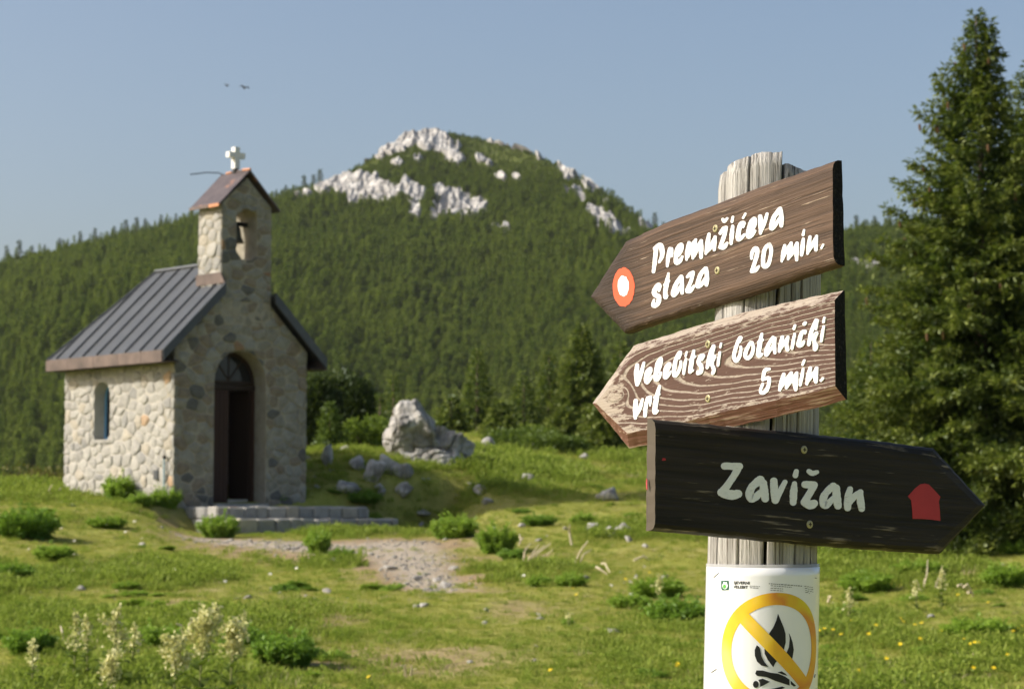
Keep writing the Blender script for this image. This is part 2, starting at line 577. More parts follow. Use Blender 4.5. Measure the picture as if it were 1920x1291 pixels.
CRAGS = [
 ('pale limestone crag capping the left side of the mountain summit', [(728, 280, 34, 20), (745, 270, 40, 26), (765, 260, 42, 30), (788, 251, 40, 34), (808, 252, 34, 28), (826, 270, 34, 30), (846, 284, 34, 34), (858, 298, 24, 18), (800, 272, 30, 22)]),
 ('broad white crag on the left shoulder of the mountain below the summit', [(606, 347, 32, 28), (630, 338, 40, 32), (655, 347, 46, 46), (682, 352, 50, 46), (706, 357, 50, 44), (727, 364, 34, 34), (664, 372, 28, 28)]),
 ('white crag right of the broad shoulder crag, mountain centre left', [(748, 362, 22, 26), (766, 356, 44, 32), (782, 366, 38, 34)]),
 ('narrow white crag hanging lowest under the shoulder crags', [(780, 400, 26, 38), (774, 408, 18, 20)]),
 ('white crag with upright ribs below the summit, mountain centre', [(826, 362, 34, 32), (846, 376, 46, 42), (872, 382, 42, 42), (897, 386, 42, 36), (830, 396, 38, 30), (864, 404, 40, 20), (890, 405, 26, 18)]),
 ('small white rock beneath the ribbed crag', [(812, 406, 18, 20)]),
 ('two small white rocks low on the slope, right of the ribbed crag', [(930, 428, 20, 12), (948, 434, 22, 20)]),
 ('small white outcrop right below the summit crag', [(903, 299, 19, 13), (918, 308, 15, 10)]),
 ('low white outcrop halfway between the summit and the right shoulder', [(940, 334, 20, 11), (970, 337, 16, 9)]),
 ('white outcrop high on the right flank of the mountain', [(1060, 313, 20, 26), (1072, 325, 22, 18), (1064, 330, 14, 16)]),
 ('white outcrop on the right skyline of the mountain', [(1105, 340, 24, 30), (1116, 345, 24, 24)]),
 ('thin slanting white outcrop on the right flank', [(1083, 361, 22, 20), (1093, 372, 18, 18), (1063, 355, 12, 12)]),
 ('long white crag running down the right flank of the mountain', [(1106, 398, 25, 20), (1122, 410, 30, 34), (1140, 422, 34, 34), (1158, 434, 28, 26), (1176, 442, 20, 14)]),
 ('white crag low on the right skyline beside the upper signboard', [(1204, 424, 20, 30), (1216, 432, 24, 24)]),
 ('thin pale rock band along the summit ridge', [(930, 264, 30, 8), (950, 266, 34, 10), (978, 271, 34, 9), (1012, 292, 12, 14)]),
 ('tiny white rocks left of the broad shoulder crag', [(562, 367, 14, 8), (577, 364, 18, 9)]),
 ('small white rocks on the left edge of the summit dome', [(690, 293, 10, 14), (712, 292, 20, 12), (746, 306, 20, 12), (785, 298, 16, 12)]),
 ('small white rock in the forest right of the summit dome', [(1138, 380, 10, 14), (1148, 405, 10, 10)]),
 ('white outcrop in the wooded hill between the signs and the big spruce', [(1603, 498, 20, 20), (1632, 503, 32, 30), (1648, 506, 18, 16)]),
]
CRAGPX = []
for k, (label, lumps) in enumerate(CRAGS):
    for q_ in lumps: CRAGPX.append(q_)
    base = mhit(*lumps[0][:2])
    # one continuous cliff face: a fine sheet of the slope pushed out in upright ribs and ledges
    x0, x1 = min(q_[0] - q_[2] * .75 for q_ in lumps) - 4, max(q_[0] + q_[2] * .75 for q_ in lumps) + 4
    y0, y1 = min(q_[1] - q_[3] * .75 for q_ in lumps) - 4, max(q_[1] + q_[3] * .75 for q_ in lumps) + 6
    gxs, gys = np.arange(x0, x1, 1.3), np.arange(y1, y0, -1.1)
    pxg, pyg = np.meshgrid(gxs, gys)
    pts = mhits(pxg, pyg)
    mask = np.full(pxg.shape, -1.0)
    for (cx_, cy_, w_, h_) in lumps:
        mask = np.maximum(mask, 1 - ((pxg - cx_) / (w_ * .60)) ** 2 - ((pyg - cy_) / (h_ * .62)) ** 2)
    mask = mask - .06 + .85 * fbm(xyz(pts[..., 0] / 3.2, pts[..., 2] / 2.8, k * 9.1), 4, .6)
    mm = np.clip(mask * 2.2 + .25, 0, 1)
    ribs = 1 - np.abs(fbm(xyz(pts[..., 0] / 2.6, pts[..., 2] / 9.0, k * 3.3), 3)) * 2.6
    ledge = fbm(xyz(pts[..., 0] / 9.0, pts[..., 2] / 2.2, k * 5.7), 3)
    out = np.where(mask > -.04, mm * (1.0 + 1.35 * ribs + 1.0 * ledge), -3.0)
    nrm_ = np.array([-.25, -.78, .57])
    V = pts + out[..., None] * nrm_
    n0, n1 = V.shape[:2]
    idx = np.arange(n0 * n1).reshape(n0, n1)
    Fq = np.stack([idx[:-1, :-1], idx[:-1, 1:], idx[1:, 1:], idx[1:, :-1]], -1).reshape(-1, 4)
    o = obj('limestone_crag', mesh('limestone_crag', V.reshape(-1, 3) - np.array(base), Fq, M_CRAG), loc=base)
    tag(o, label, 'crag', 'limestone crags on the mountain')

# ------------------------------------------------------------------ foliage builders
def cards(Pn, D, Nn, L, W, tip, shape=.45):
    """one small leaf-shaped quad per point"""
    D = D / np.maximum(np.linalg.norm(D, axis=1), 1e-6)[:, None]
    S = np.cross(D, Nn)
    S = S / np.maximum(np.linalg.norm(S, axis=1), 1e-6)[:, None]
    L = np.broadcast_to(L, len(Pn))[:, None]; W = np.broadcast_to(W, len(Pn))[:, None]
    mid = Pn + D * L * shape
    V = np.stack([Pn, mid + S * W / 2, Pn + D * L, mid - S * W / 2], 1).reshape(-1, 3)
    F = np.arange(len(V)).reshape(-1, 4)
    return V, F, np.repeat(tip, 4)

def spruce_crown(seed, H, R, nb, cl, cw, dens=1.0, low=.03, lop=0.0, droop=.28, leaders=((0, 0, 0, 1),), taper=.82):
    r = np.random.RandomState(seed)
    Pn, D, Nn, T = [], [], [], []
    for (lx, ly, lz0, share) in leaders:
        n_b = int(nb * share)
        for i in range(n_b):
            f = (i + r.rand()) / n_b
            f = f ** 1.12
            h = H * (low + (1 - low) * f) if lz0 == 0 else lz0 + (H * .985 - lz0) * f
            rel = 1 - h / H
            L = (R * rel ** taper * r.uniform(.72, 1.12) + .05 * min(1, H / 4)) * (1 if lz0 == 0 else .8)
            ph = i * 2.39996 + r.normal() * .25
            L *= 1 + lop * math.cos(ph)
            L *= 1 + .20 * noise3(np.array([[math.cos(ph) * 2 + seed, math.sin(ph) * 2, h * 2.2 / max(R, .3)]]))[0]
            pit = -.18 + .95 * f ** 1.6
            ax = np.array([math.cos(ph), math.sin(ph), 0])
            rt = np.array([-ax[1], ax[0], 0])
            nt = max(4, int(L / (cl * .40) * dens))
            s = r.uniform(.08, 1, nt) ** .8
            zc = L * (s * math.sin(pit) - droop * s ** 2 * (1 - f) + .20 * s ** 3)
            B = np.array([lx, ly, h])[None] * np.array([1 if lz0 else 0, 1 if lz0 else 0, 1]) + ax[None] * (L * s * math.cos(pit))[:, None] + np.array([0, 0, 1.])[None] * zc[:, None]
            side = r.choice([-1, 1], nt)
            ang = r.uniform(.5, 1.1, nt)
            td = ax[None] * np.cos(ang)[:, None] + rt[None] * (np.sin(ang) * side)[:, None] + np.array([0, 0, 1.])[None] * (r.normal(size=nt) * .22 - .12)[:, None]
            lt = .36 * L * (1 - s * .85) * r.uniform(.6, 1.2, nt) + cl * .6
            for q in range(nt):
                mcount = max(2, int(lt[q] / (cl * .42)))
                a = (np.arange(mcount) + r.rand(mcount)) / mcount
                Pn.append(B[q] + td[q] * (a * lt[q])[:, None] + r.normal(size=(mcount, 3)) * cl * .10)
                D.append(td[q] + r.normal(size=(mcount, 3)) * .55)
                nn = r.normal(size=(mcount, 3)) * .7; nn[:, 2] += 1
                Nn.append(nn)
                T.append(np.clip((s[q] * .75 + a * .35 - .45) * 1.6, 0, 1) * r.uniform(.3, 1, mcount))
    Pn = np.concatenate(Pn); D = np.concatenate(D); Nn = np.concatenate(Nn); T = np.concatenate(T)
    k = len(Pn)
    return cards(Pn, D, Nn, cl * r.uniform(.7, 1.3, k), cw * r.uniform(.7, 1.3, k), T)

def trunk_geo(H, r0, leaders=((0, 0, 0, 1),), seed=1):
    r = random.Random(seed)
    g = Geo()
    for lx, ly, z0, _ in leaders:
        z0 = 0 if z0 == 0 else z0
        pts, rad = [], []
        for i in range(9):
            t = i / 8
            z = (-.15 if z0 == 0 else z0 - .2) + (H * .99 - z0 + .15) * t
            pts.append((lx * min(1, t * 3 if z0 else 0) + r.uniform(-1, 1) * .01 * H * t, ly * min(1, t * 3 if z0 else 0), z))
            rad.append(r0 * (1 - z / H) ** .9 + .006)
        g.tube(pts, rad, 7)
    return g

def leafy_blob(seed, rx, ry, rz, n, cl, cw, lobes=7, up=.4):
    """bushy crown: leaf clumps spread through several overlapping lobes"""
    r = np.random.RandomState(seed)
    Pn, D = [], []
    cs = [(0, 0, rz * .55, .75)]
    for i in range(lobes):
        a = i * 2.4 + r.rand(); q = r.uniform(.35, .7)
        cs.append((rx * q * math.cos(a), ry * q * math.sin(a), rz * r.uniform(.3, .85), r.uniform(.35, .6)))
    per = n // len(cs)
    for (x, y, z, s) in cs:
        d = r.normal(size=(per, 3)); d /= np.linalg.norm(d, axis=1)[:, None]
        rad = r.uniform(.55, 1.08, per) ** .6
        p = np.array([x, y, z]) + d * rad[:, None] * np.array([rx * s, ry * s, rz * s * .9])
        Pn.append(p); D.append(d + r.normal(size=(per, 3)) * .6 + np.array([0, 0, up]))
    Pn = np.concatenate(Pn); D = np.concatenate(D)
    ok = Pn[:, 2] > -.02 * rz
    Pn, D = Pn[ok], D[ok]
    k = len(Pn)
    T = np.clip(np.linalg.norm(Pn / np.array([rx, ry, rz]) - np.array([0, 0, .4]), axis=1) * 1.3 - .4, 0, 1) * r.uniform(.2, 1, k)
    return cards(Pn, D, r.normal(size=(k, 3)) + np.array([0, 0, .8]), cl * r.uniform(.7, 1.3, k), cw * r.uniform(.7, 1.3, k), T)

# ------------------------------------------------------------------ instancing for uncountable stuff
def scatter(name, pts, rot, scl, tint, idxs, sources, kind='stuff', label=None, cat=None):
    srcol = bpy.data.collections.new(name + '_sources')
    for i, me_ in enumerate(sources):
        srcol.objects.link(bpy.data.objects.new('%s_%02d' % (name, i), me_))
    me = bpy.data.meshes.new(name)
    me.vertices.add(len(pts))
    me.vertices.foreach_set('co', np.asarray(pts, np.float32).ravel())
    me.attributes.new('rotv', 'FLOAT_VECTOR', 'POINT').data.foreach_set('vector', np.asarray(rot, np.float32).ravel())
    me.attributes.new('sclv', 'FLOAT_VECTOR', 'POINT').data.foreach_set('vector', np.asarray(scl, np.float32).ravel())
    me.attributes.new('tint', 'FLOAT', 'POINT').data.foreach_set('value', np.asarray(tint, np.float32))
    me.attributes.new('pick', 'INT', 'POINT').data.foreach_set('value', np.asarray(idxs, np.int32))
    ng = bpy.data.node_groups.new(name + '_nodes', 'GeometryNodeTree')
    ng.interface.new_socket('Geometry', in_out='INPUT', socket_type='NodeSocketGeometry')
    ng.interface.new_socket('Geometry', in_out='OUTPUT', socket_type='NodeSocketGeometry')
    gi = ng.nodes.new('NodeGroupInput'); go = ng.nodes.new('NodeGroupOutput')
    ci = ng.nodes.new('GeometryNodeCollectionInfo')
    ci.inputs['Collection'].default_value = srcol
    ci.inputs['Separate Children'].default_value = True
    ci.inputs['Reset Children'].default_value = True
    ip = ng.nodes.new('GeometryNodeInstanceOnPoints')
    ip.inputs['Pick Instance'].default_value = True
    def named(nm, dt):
        a = ng.nodes.new('GeometryNodeInputNamedAttribute')
        a.data_type = dt
        a.inputs['Name'].default_value = nm
        return a.outputs['Attribute']
    e2r = ng.nodes.new('FunctionNodeEulerToRotation')
    ng.links.new(named('rotv', 'FLOAT_VECTOR'), e2r.inputs[0])
    ng.links.new(gi.outputs[0], ip.inputs['Points'])
    ng.links.new(ci.outputs[0], ip.inputs['Instance'])
    ng.links.new(named('pick', 'INT'), ip.inputs['Instance Index'])
    ng.links.new(e2r.outputs[0], ip.inputs['Rotation'])
    ng.links.new(named('sclv', 'FLOAT_VECTOR'), ip.inputs['Scale'])
    ng.links.new(ip.outputs[0], go.inputs[0])
    o = obj(name, me)
    md = o.modifiers.new('scatter', 'NODES')
    md.node_group = ng
    return tag(o, label, cat, None, kind)

# ------------------------------------------------------------------ forest on the mountain
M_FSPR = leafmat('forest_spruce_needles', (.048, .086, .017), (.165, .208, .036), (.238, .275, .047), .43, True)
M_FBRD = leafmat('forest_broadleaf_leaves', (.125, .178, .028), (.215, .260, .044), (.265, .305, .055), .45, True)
srcs = []
for k in range(3):
    V, F, T = spruce_crown(40 + k, 1.0, .115 + .018 * k, 70, .075, .032, .8, .02)
    srcs.append(mesh('forest_spruce', V, F, M_FSPR, tip=T))
for k in range(3):
    V, F, T = leafy_blob(50 + k, .36, .36, .62 + .08 * k, 300, .13, .10, 6)
    srcs.append(mesh('forest_broadleaf', V, F, M_FBRD, tip=T))
R = np.random.RandomState(3)
N = 230000
u = R.uniform(-.42, .42, N)
y = np.sqrt(R.uniform(255 ** 2, 735 ** 2, N))
x = u * y
ok = y < ridge_depth(u) + 6
x, y, u = x[ok], y[ok], u[ok]
w = np.clip((y - YB) / (ridge_depth(u) - YB), 0, 1)
z = mz(x, y)
px, py = project(np.stack([x, y, z], -1))
ok = np.ones(len(x), bool)
for (cx, cyy, cw_, ch_) in CRAGPX:
    ok &= ((px - cx) / (cw_ * .46)) ** 2 + ((py - cyy - 4) / (ch_ * .50)) ** 2 > 1
peak = np.exp(-((px - 850) / 240.0) ** 2)
clump = fbm(xyz(x / 22, y / 22, 4.4), 3)
keep = R.rand(len(x)) < np.clip(.42 + .35 * clump + .30 * peak * w, .12, 1)
ok &= keep
x, y, z, w, u, peak, px = x[ok], y[ok], z[ok], w[ok], u[ok], peak[ok], px[ok]
n = len(x)
spr = R.rand(n) < np.clip(.62 + .45 * noise3(xyz(x / 40, y / 40, 8.8)) + .25 * peak, .1, .9)
top = np.clip((w - .62) / .3, 0, 1) * np.clip(peak * 1.4, 0, 1)
size = np.where(spr, R.uniform(2.4, 4.8, n) * (1 + .35 * (R.rand(n) < .12)), R.uniform(1.3, 2.6, n)) * (1 - .62 * top) * (1 - .42 * np.clip((w - .86) * 8, 0, 1))
wide = np.where(spr, R.uniform(.85, 1.25, n), R.uniform(.9, 1.5, n)) * (1 + .9 * top)
rot = np.stack([R.normal(size=n) * .04, R.normal(size=n) * .04, R.uniform(0, 6.28, n)], -1)
tint = np.clip(.5 + .55 * fbm(xyz(x / 35, y / 35, 6.1), 3) + R.normal(size=n) * .36, 0, 1)
pick = np.where(spr, R.randint(0, 3, n), R.randint(3, 6, n))
scatter('mountain_forest', np.stack([x, y, z - .2], -1), rot, np.stack([size * wide, size * wide, size], -1), tint, pick, srcs,
        label='dense green forest of spruce and beech covering the mountain slope', cat='forest')

# single spruces that stick out of the left skyline
M_DARKSPR = leafmat('ridge_spruce_needles', (.03, .05, .016), (.05, .075, .022), None, .25)
M_BARK = plain('spruce_bark', (.17, .13, .095), .95, .1)
V, F, T = spruce_crown(61, 1.0, .17, 44, .11, .045, .6, .05)
rs_me = mesh('ridge_spruce_crown', V, F, M_DARKSPR, tip=T)
tr_me = trunk_geo(1.0, .022).mesh('ridge_spruce_trunk', M_BARK)
for (px_, h_) in ((12, 34), (36, 40), (60, 20), (84, 16), (112, 24), (150, 30), (178, 30), (214, 24), (236, 34), (256, 34), (272, 26), (302, 26), (330, 18), (536, 20), (570, 34), (588, 30), (600, 40), (1228, 40), (1244, 30), (1606, 34), (1640, 28), (1668, 32)):
    py_ = np.interp(px_, SKY[:, 0], SKY[:, 1])
    p = mhit(px_, py_ + 3)
    s = (h_ * .72 + 5) * p.y / FPX
    t = empty('spruce_tree', (p.x, p.y, p.z - .3))
    side = 'left skyline ridge' if px_ < 700 else ('right foot of the mountain skyline' if px_ < 1400 else 'wooded skyline beside the big spruce')
    tag(t, 'small dark spruce sticking up from the ' + side, 'spruce', 'spruces on the ' + side)
    a = obj('crown', rs_me, t, scale=(s, s, s)); a.rotation_euler.z = px_
    obj('trunk', tr_me, t, scale=(s, s, s))

# ================================================================== CHAPEL
CH_A = math.radians(43)
CH_O = P(325, 945, 36.7)                     # near corner of the chapel at eye height
chapel = empty('chapel', (CH_O.x, CH_O.y, EYE), (0, 0, CH_A))
tag(chapel, 'small stone chapel with dark metal roof and open bell gable', 'chapel')
CW, CL = 2.84, 3.56                          # front width, side length
TX0, TX1, TD = .94, 2.02, .69                # bell gable
EAVE_Z, SLOPE, OV = 2.62, .96, .35           # roof surface at the eave edge
RX = CW / 2
RIDGE_Z = EAVE_Z + SLOPE * (RX + OV)

def wall_top(x):
    return EAVE_Z - .12 + SLOPE * (min(x, CW - x) + OV) - .08

def stone_mat(name, a, b, cst):
    m = Mat(name, 0.92, 0.12)
    v = m.coord('Object')
    f = m.noise(v, 7, 5, .62); g = m.noise(v, 45, 4, .6)
    c = m.mix(m.ramp(f, [(.3, 0.0), (.7, 1.0)]), a, b)
    c = m.mix(m.ramp(g, [(.52, 0.0), (.72, .5)]), c, cst)
    m.color(c)
    m.bump(m.math('ADD', f, m.math('MULTIPLY', g, .5)), .8, .03)
    return m.m
M_STONES = [stone_mat('wall_stone_grey', (.30, .29, .26), (.43, .41, .37), (.24, .23, .20)),
            stone_mat('wall_stone_pale', (.34, .325, .285), (.47, .45, .40), (.25, .235, .21)),
            stone_mat('wall_stone_warm', (.345, .31, .25), (.47, .43, .35), (.25, .22, .175)),
            stone_mat('wall_stone_dark', (.24, .235, .22), (.36, .35, .32), (.18, .18, .165)),
            stone_mat('wall_stone_ochre', (.36, .235, .14), (.50, .37, .25), (.25, .18, .12))]
M_FRONTST = [stone_mat('front_stone_grey', (.22, .205, .16), (.35, .33, .27), (.14, .13, .105)),  # darker, browner stones for the front wall and bell gable front
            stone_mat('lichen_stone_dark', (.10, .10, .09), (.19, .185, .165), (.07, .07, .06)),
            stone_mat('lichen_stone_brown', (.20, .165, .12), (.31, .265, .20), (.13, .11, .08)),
            stone_mat('front_stone_pale', (.26, .25, .21), (.36, .35, .30), (.16, .155, .13)),
            stone_mat('front_stone_ochre', (.27, .165, .09), (.36, .25, .16), (.17, .12, .08))]
M_DMORTAR = stone_mat('darker_mortar', (.31, .28, .215), (.43, .395, .315), (.21, .19, .15))  # darker mortar of the front wall and bell gable
def pick_stone(r, lichen=False):
    return (M_FRONTST if lichen else M_STONES)[r.choices(range(5), (6, 1.6, 3.6, 3.4, .3) if lichen else (6.5, 6, 2.2, 2.0, .2))[0]]
M_MORTAR = stone_mat('mortar', (.41, .385, .33), (.51, .48, .42), (.33, .305, .255))

def clip(poly, n, d):
    """keep the side n.p <= d"""
    out = []
    for i in range(len(poly)):
        a, b = poly[i], poly[(i + 1) % len(poly)]
        da, db = a[0] * n[0] + a[1] * n[1] - d, b[0] * n[0] + b[1] * n[1] - d
        if da <= 0: out.append(a)
        if da * db < 0:
            t = da / (da - db)
            out.append((a[0] + (b[0] - a[0]) * t, a[1] + (b[1] - a[1]) * t))
    return out
def area(p):
    return .5 * sum(p[i][0] * p[(i + 1) % len(p)][1] - p[(i + 1) % len(p)][0] * p[i][1] for i in range(len(p)))

def stones(outline, hole, rad, r, aniso=1.25, gap=.009, hole_span=None):
    """irregular rubble cells filling a convex outline; hole(x,z) pushes points out of an opening, returns None outside it"""
    xs = [p[0] for p in outline]; zs = [p[1] for p in outline]
    seeds = []
    tries = 0
    while tries < 4000:
        tries += 1
        s = (r.uniform(min(xs) - .05, max(xs) + .05), r.uniform(min(zs) - .05, max(zs) + .05))
        q = rad * r.choice((.55, .7, .85, 1, 1.15, 1.35))
        if all(((s[0] - o[0]) / aniso) ** 2 + (s[1] - o[1]) ** 2 > (q * .5 + o[2] * .5) ** 2 for o in seeds):
            seeds.append((s[0], s[1], q))
    cells = []
    for s in seeds:
        poly = list(outline)
        nb = sorted(seeds, key=lambda o: (o[0] - s[0]) ** 2 + (o[1] - s[1]) ** 2)[1:18]
        for o in nb:
            n = ((o[0] - s[0]) / aniso, (o[1] - s[1]) * aniso)
            ln = math.hypot(*n)
            n = (n[0] / ln, n[1] / ln)
            mid = ((o[0] + s[0]) / 2, (o[1] + s[1]) / 2)
            poly = clip(poly, n, n[0] * mid[0] + n[1] * mid[1] - gap * r.uniform(.6, 1.5))
            if len(poly) < 3: break
        if len(poly) < 3: continue
        if hole is not None:
            dense = []
            for i in range(len(poly)):
                a, b = poly[i], poly[(i + 1) % len(poly)]
                k = max(1, int(math.hypot(b[0] - a[0], b[1] - a[1]) / .045))
                dense += [(a[0] + (b[0] - a[0]) * j / k, a[1] + (b[1] - a[1]) * j / k) for j in range(k)]
            inside = sum(1 for p in dense if hole(*p) is not None)
            if inside and hole_span and hole_span[1] - .04 < s[1] < hole_span[2]:      # never bridge the opening
                sg = 1 if s[0] > hole_span[0] else -1
                poly = clip(poly, (-sg, 0), -sg * hole_span[0])
                dense = []
                for i in range(len(poly)):
                    a, b = poly[i], poly[(i + 1) % len(poly)]
                    k = max(1, int(math.hypot(b[0] - a[0], b[1] - a[1]) / .045))
                    dense += [(a[0] + (b[0] - a[0]) * j / k, a[1] + (b[1] - a[1]) * j / k) for j in range(k)]
                inside = sum(1 for p in dense if hole(*p) is not None)
            if inside:
                if inside > .72 * len(dense): continue
                poly = [hole(*p) or p for p in dense]
                # thin out
                out = []
                for p in poly:
                    if not out or math.hypot(p[0] - out[-1][0], p[1] - out[-1][1]) > .03: out.append(p)
                poly = out
                if len(poly) < 4: continue
        if abs(area(poly)) < .005: continue
        cells.append(poly)
    return cells

def stone_mesh(poly, r, mat, proud=(.004, .018)):
    if area(poly) < 0: poly = poly[::-1]
    if len(poly) < 10:                       # round the corners
        q = []
        for i in range(len(poly)):
            a, b = poly[i], poly[(i + 1) % len(poly)]
            e = r.uniform(.07, .17)
            q += [(a[0] + (b[0] - a[0]) * e, a[1] + (b[1] - a[1]) * e), (a[0] + (b[0] - a[0]) * (1 - e), a[1] + (b[1] - a[1]) * (1 - e))]
        poly = q
    n = len(poly)
    cx = sum(p[0] for p in poly) / n; cz = sum(p[1] for p in poly) / n
    h = r.uniform(*proud)
    tx, tz = r.uniform(-.10, .10), r.uniform(-.10, .10)
    V, F = [], []
    for (k, d) in ((1.0, -.03), (1.0, h * .45), (.90, h * .9), (.55, h + .006)):
        for p in poly:
            jx = r.uniform(-.004, .004) if 0 < k < 1 else 0
            x, z = cx + (p[0] - cx) * k + jx, cz + (p[1] - cz) * k + jx
            V.append((x, -d - ((x - cx) * tx + (z - cz) * tz if d > 0 else 0), z))
    V.append((cx, -h - .004, cz))
    for a in range(3):
        for i in range(n):
            F.append((a * n + i, a * n + (i + 1) % n, (a + 1) * n + (i + 1) % n, (a + 1) * n + i))
    for i in range(n):
        F.append((3 * n + i, 3 * n + (i + 1) % n, 4 * n))
    return mesh('stone', np.array(V), F, mat, True)

STONE_LOG = []
MTR_ = Matrix(((0, -1, 0, TX1), (1, 0, 0, 0), (0, 0, 1, 0), (0, 0, 0, 1)))      # right side of the bell gable
def lay(parent, cells, r, M=None, proud=(.004, .018), lichen=False):
    for poly in cells:
        me = stone_mesh(poly, r, pick_stone(r, lichen), proud)
        o = obj('stone', me, parent)
        if M is not None:
            o.matrix_local = M
        STONE_LOG.append((abs(area(poly)) * (.2 if M is MTR_ else 1), o, M or Matrix.Identity(4)))

def arch(cx, hw, z0, zs, n=14):
    """outline of a round-headed opening, up the left side and down the right"""
    pts = [(cx - hw, z0)]
    for i in range(n + 1):
        a = math.pi - math.pi * i / n
        pts.append((cx + hw * math.cos(a), zs + hw * math.sin(a)))
    pts.append((cx + hw, z0))
    return pts
def arch_push(cx, hw, z0, zs):
    def f(x, z):
        if z < z0 or abs(x - cx) > hw: return None
        if z <= zs:
            dl, dr, db = x - (cx - hw), cx + hw - x, z - z0
            if db < min(dl, dr) and z0 > 0: return (x, z0)
            return (cx - hw, z) if dl < dr else (cx + hw, z)
        d = math.hypot(x - cx, z - zs)
        if d >= hw: return None
        if d < 1e-4: return (cx, zs + hw)
        return (cx + (x - cx) / d * hw, zs + (z - zs) / d * hw)
    return f

r = random.Random(11)
# --- front wall (local y = 0, facing -y) with the door niche
DC, DH, DZ0, DZS = 1.385, .56, -.02, 2.15
BASE = -.6
def zc(x): return wall_top(x)
front_loop = [(0, BASE)] + [(DC - DH, BASE)] + arch(DC, DH, DZ0, DZS) + [(DC + DH, BASE), (CW, BASE), (CW, zc(CW)), (RX, zc(RX)), (0, zc(0))]
g = Geo().extrude([front_loop], 0.0, .36)
front_wall = obj('front_wall', g.mesh('front_wall', M_DMORTAR), chapel)
front_wall['label'] = 'shaded rubble stone front wall with arched door niche'
outl = [(-.01, -.3), (CW + .01, -.3), (CW + .01, zc(CW)), (RX, zc(RX)), (-.01, zc(0))]
push = arch_push(DC, DH + .01, -.5, DZS)
cells = [c for c in stones(outl, push, .185, r, hole_span=(DC, -1, DZS + .2)) if not (TX0 + .03 < sum(p[0] for p in c) / len(c) < TX1 - .03 and sum(p[1] for p in c) / len(c) > 3.62)]
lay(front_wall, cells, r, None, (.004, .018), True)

# --- left side wall, sunlit
WC, WH, WZ0, WZS = 2.30, .265, 1.16, 1.93
M_SIDE = Matrix(((0, 1, 0, 0), (-1, 0, 0, 0), (0, 0, 1, 0), (0, 0, 0, 1)))   # wall coords (s, out, z) -> chapel: s runs towards -y
# use s = CL - y so that the outline reads left to right from outside
M_SIDE = Matrix(((0, 1, 0, 0), (-1, 0, 0, CL), (0, 0, 1, 0), (0, 0, 0, 1)))
ws = CL - WC
outer = [(.02, BASE), (CL - .37, BASE), (CL - .37, wall_top(0)), (.02, wall_top(0))]
g = Geo().extrude([outer, arch(ws, WH, WZ0, WZS)], 0.0, .34)
side_wall = obj('side_wall', g.mesh('side_wall', M_MORTAR), chapel)
side_wall.matrix_local = M_SIDE
side_wall['label'] = 'sunlit rubble stone side wall with a narrow arched window'
outl = [(0, -.3), (CL, -.3), (CL, wall_top(0) - .02), (0, wall_top(0) - .02)]
lay(side_wall, stones(outl, arch_push(ws, WH + .01, WZ0 - .01, WZS), .185, r, hole_span=(ws, WZ0, WZS + .12)), r)
# remaining walls, out of sight from here
g = Geo().box((CW - .34, .37, BASE), (CW - .002, CL - .02, wall_top(0)))
obj('right_wall', g.mesh('right_wall', M_MORTAR), chapel)
g = Geo().box((.345, CL - .36, BASE), (CW - .345, CL - .02, wall_top(0)))
obj('rear_wall', g.mesh('rear_wall', M_MORTAR), chapel)
g = Geo().box((.35, .37, -.1), (CW - .35, CL - .37, .09))
obj('floor_slab', g.mesh('floor_slab', M_MORTAR), chapel)

# --- bell gable
TZ0, TZ1, TPK = 3.15, 5.30, 5.86
TC = (TX0 + TX1) / 2
BH, BZ0, BZS = .225, 4.33, 5.08
tl = [(TX0, TZ0), (TX1, TZ0), (TX1, TZ1), (TC, TPK - .06), (TX0, TZ1)]
g = Geo().extrude([tl, arch(TC, BH, BZ0, BZS)], -.012, TD)
gable = obj('bell_gable', g.mesh('bell_gable', M_DMORTAR), chapel)
gable['label'] = 'stone bell gable with arched opening above the chapel front'
outl = [(TX0, 3.58), (TX1, 3.58), (TX1, TZ1), (TC, TPK - .08), (TX0, TZ1)]
MT = Matrix.Translation((0, -.012, 0))
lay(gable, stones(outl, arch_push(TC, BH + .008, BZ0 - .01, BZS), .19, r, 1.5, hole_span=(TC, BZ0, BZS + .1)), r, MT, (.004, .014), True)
MTS = Matrix(((0, 1, 0, TX0), (-1, 0, 0, TD), (0, 0, 1, 0), (0, 0, 0, 1)))
lay(gable, stones([(0, 3.5), (TD, 3.5), (TD, TZ1 - .02), (0, TZ1 - .02)], None, .21, r, 1.35), r, MTS, (.004, .014))
MTR = MTR_
lay(gable, stones([(0, 3.5), (TD, 3.5), (TD, TZ1 - .02), (0, TZ1 - .02)], None, .24, r, 1.35), r, MTR, (.004, .014))

# the 300 largest stones stay single parts, the chinking stones between them become one part
STONE_LOG.sort(key=lambda e: -e[0])
bmj = bmesh.new()
mats_j = M_STONES + M_FRONTST
for _, o, Ms_ in STONE_LOG[300:]:
    tmp = o.data.copy()
    tmp.transform((M_SIDE if o.parent == side_wall else Matrix.Identity(4)) @ Ms_)
    k_ = mats_j.index(o.data.materials[0])
    for p_ in tmp.polygons: p_.material_index = k_
    bmj.from_mesh(tmp)
    bpy.data.meshes.remove(tmp)
    bpy.data.objects.remove(o)
mej = bpy.data.meshes.new('chinking_stones'); bmj.to_mesh(mej); bmj.free()
for m_ in mats_j: mej.materials.append(m_)
tag(obj('chinking_stones', mej, chapel), kind='stuff')

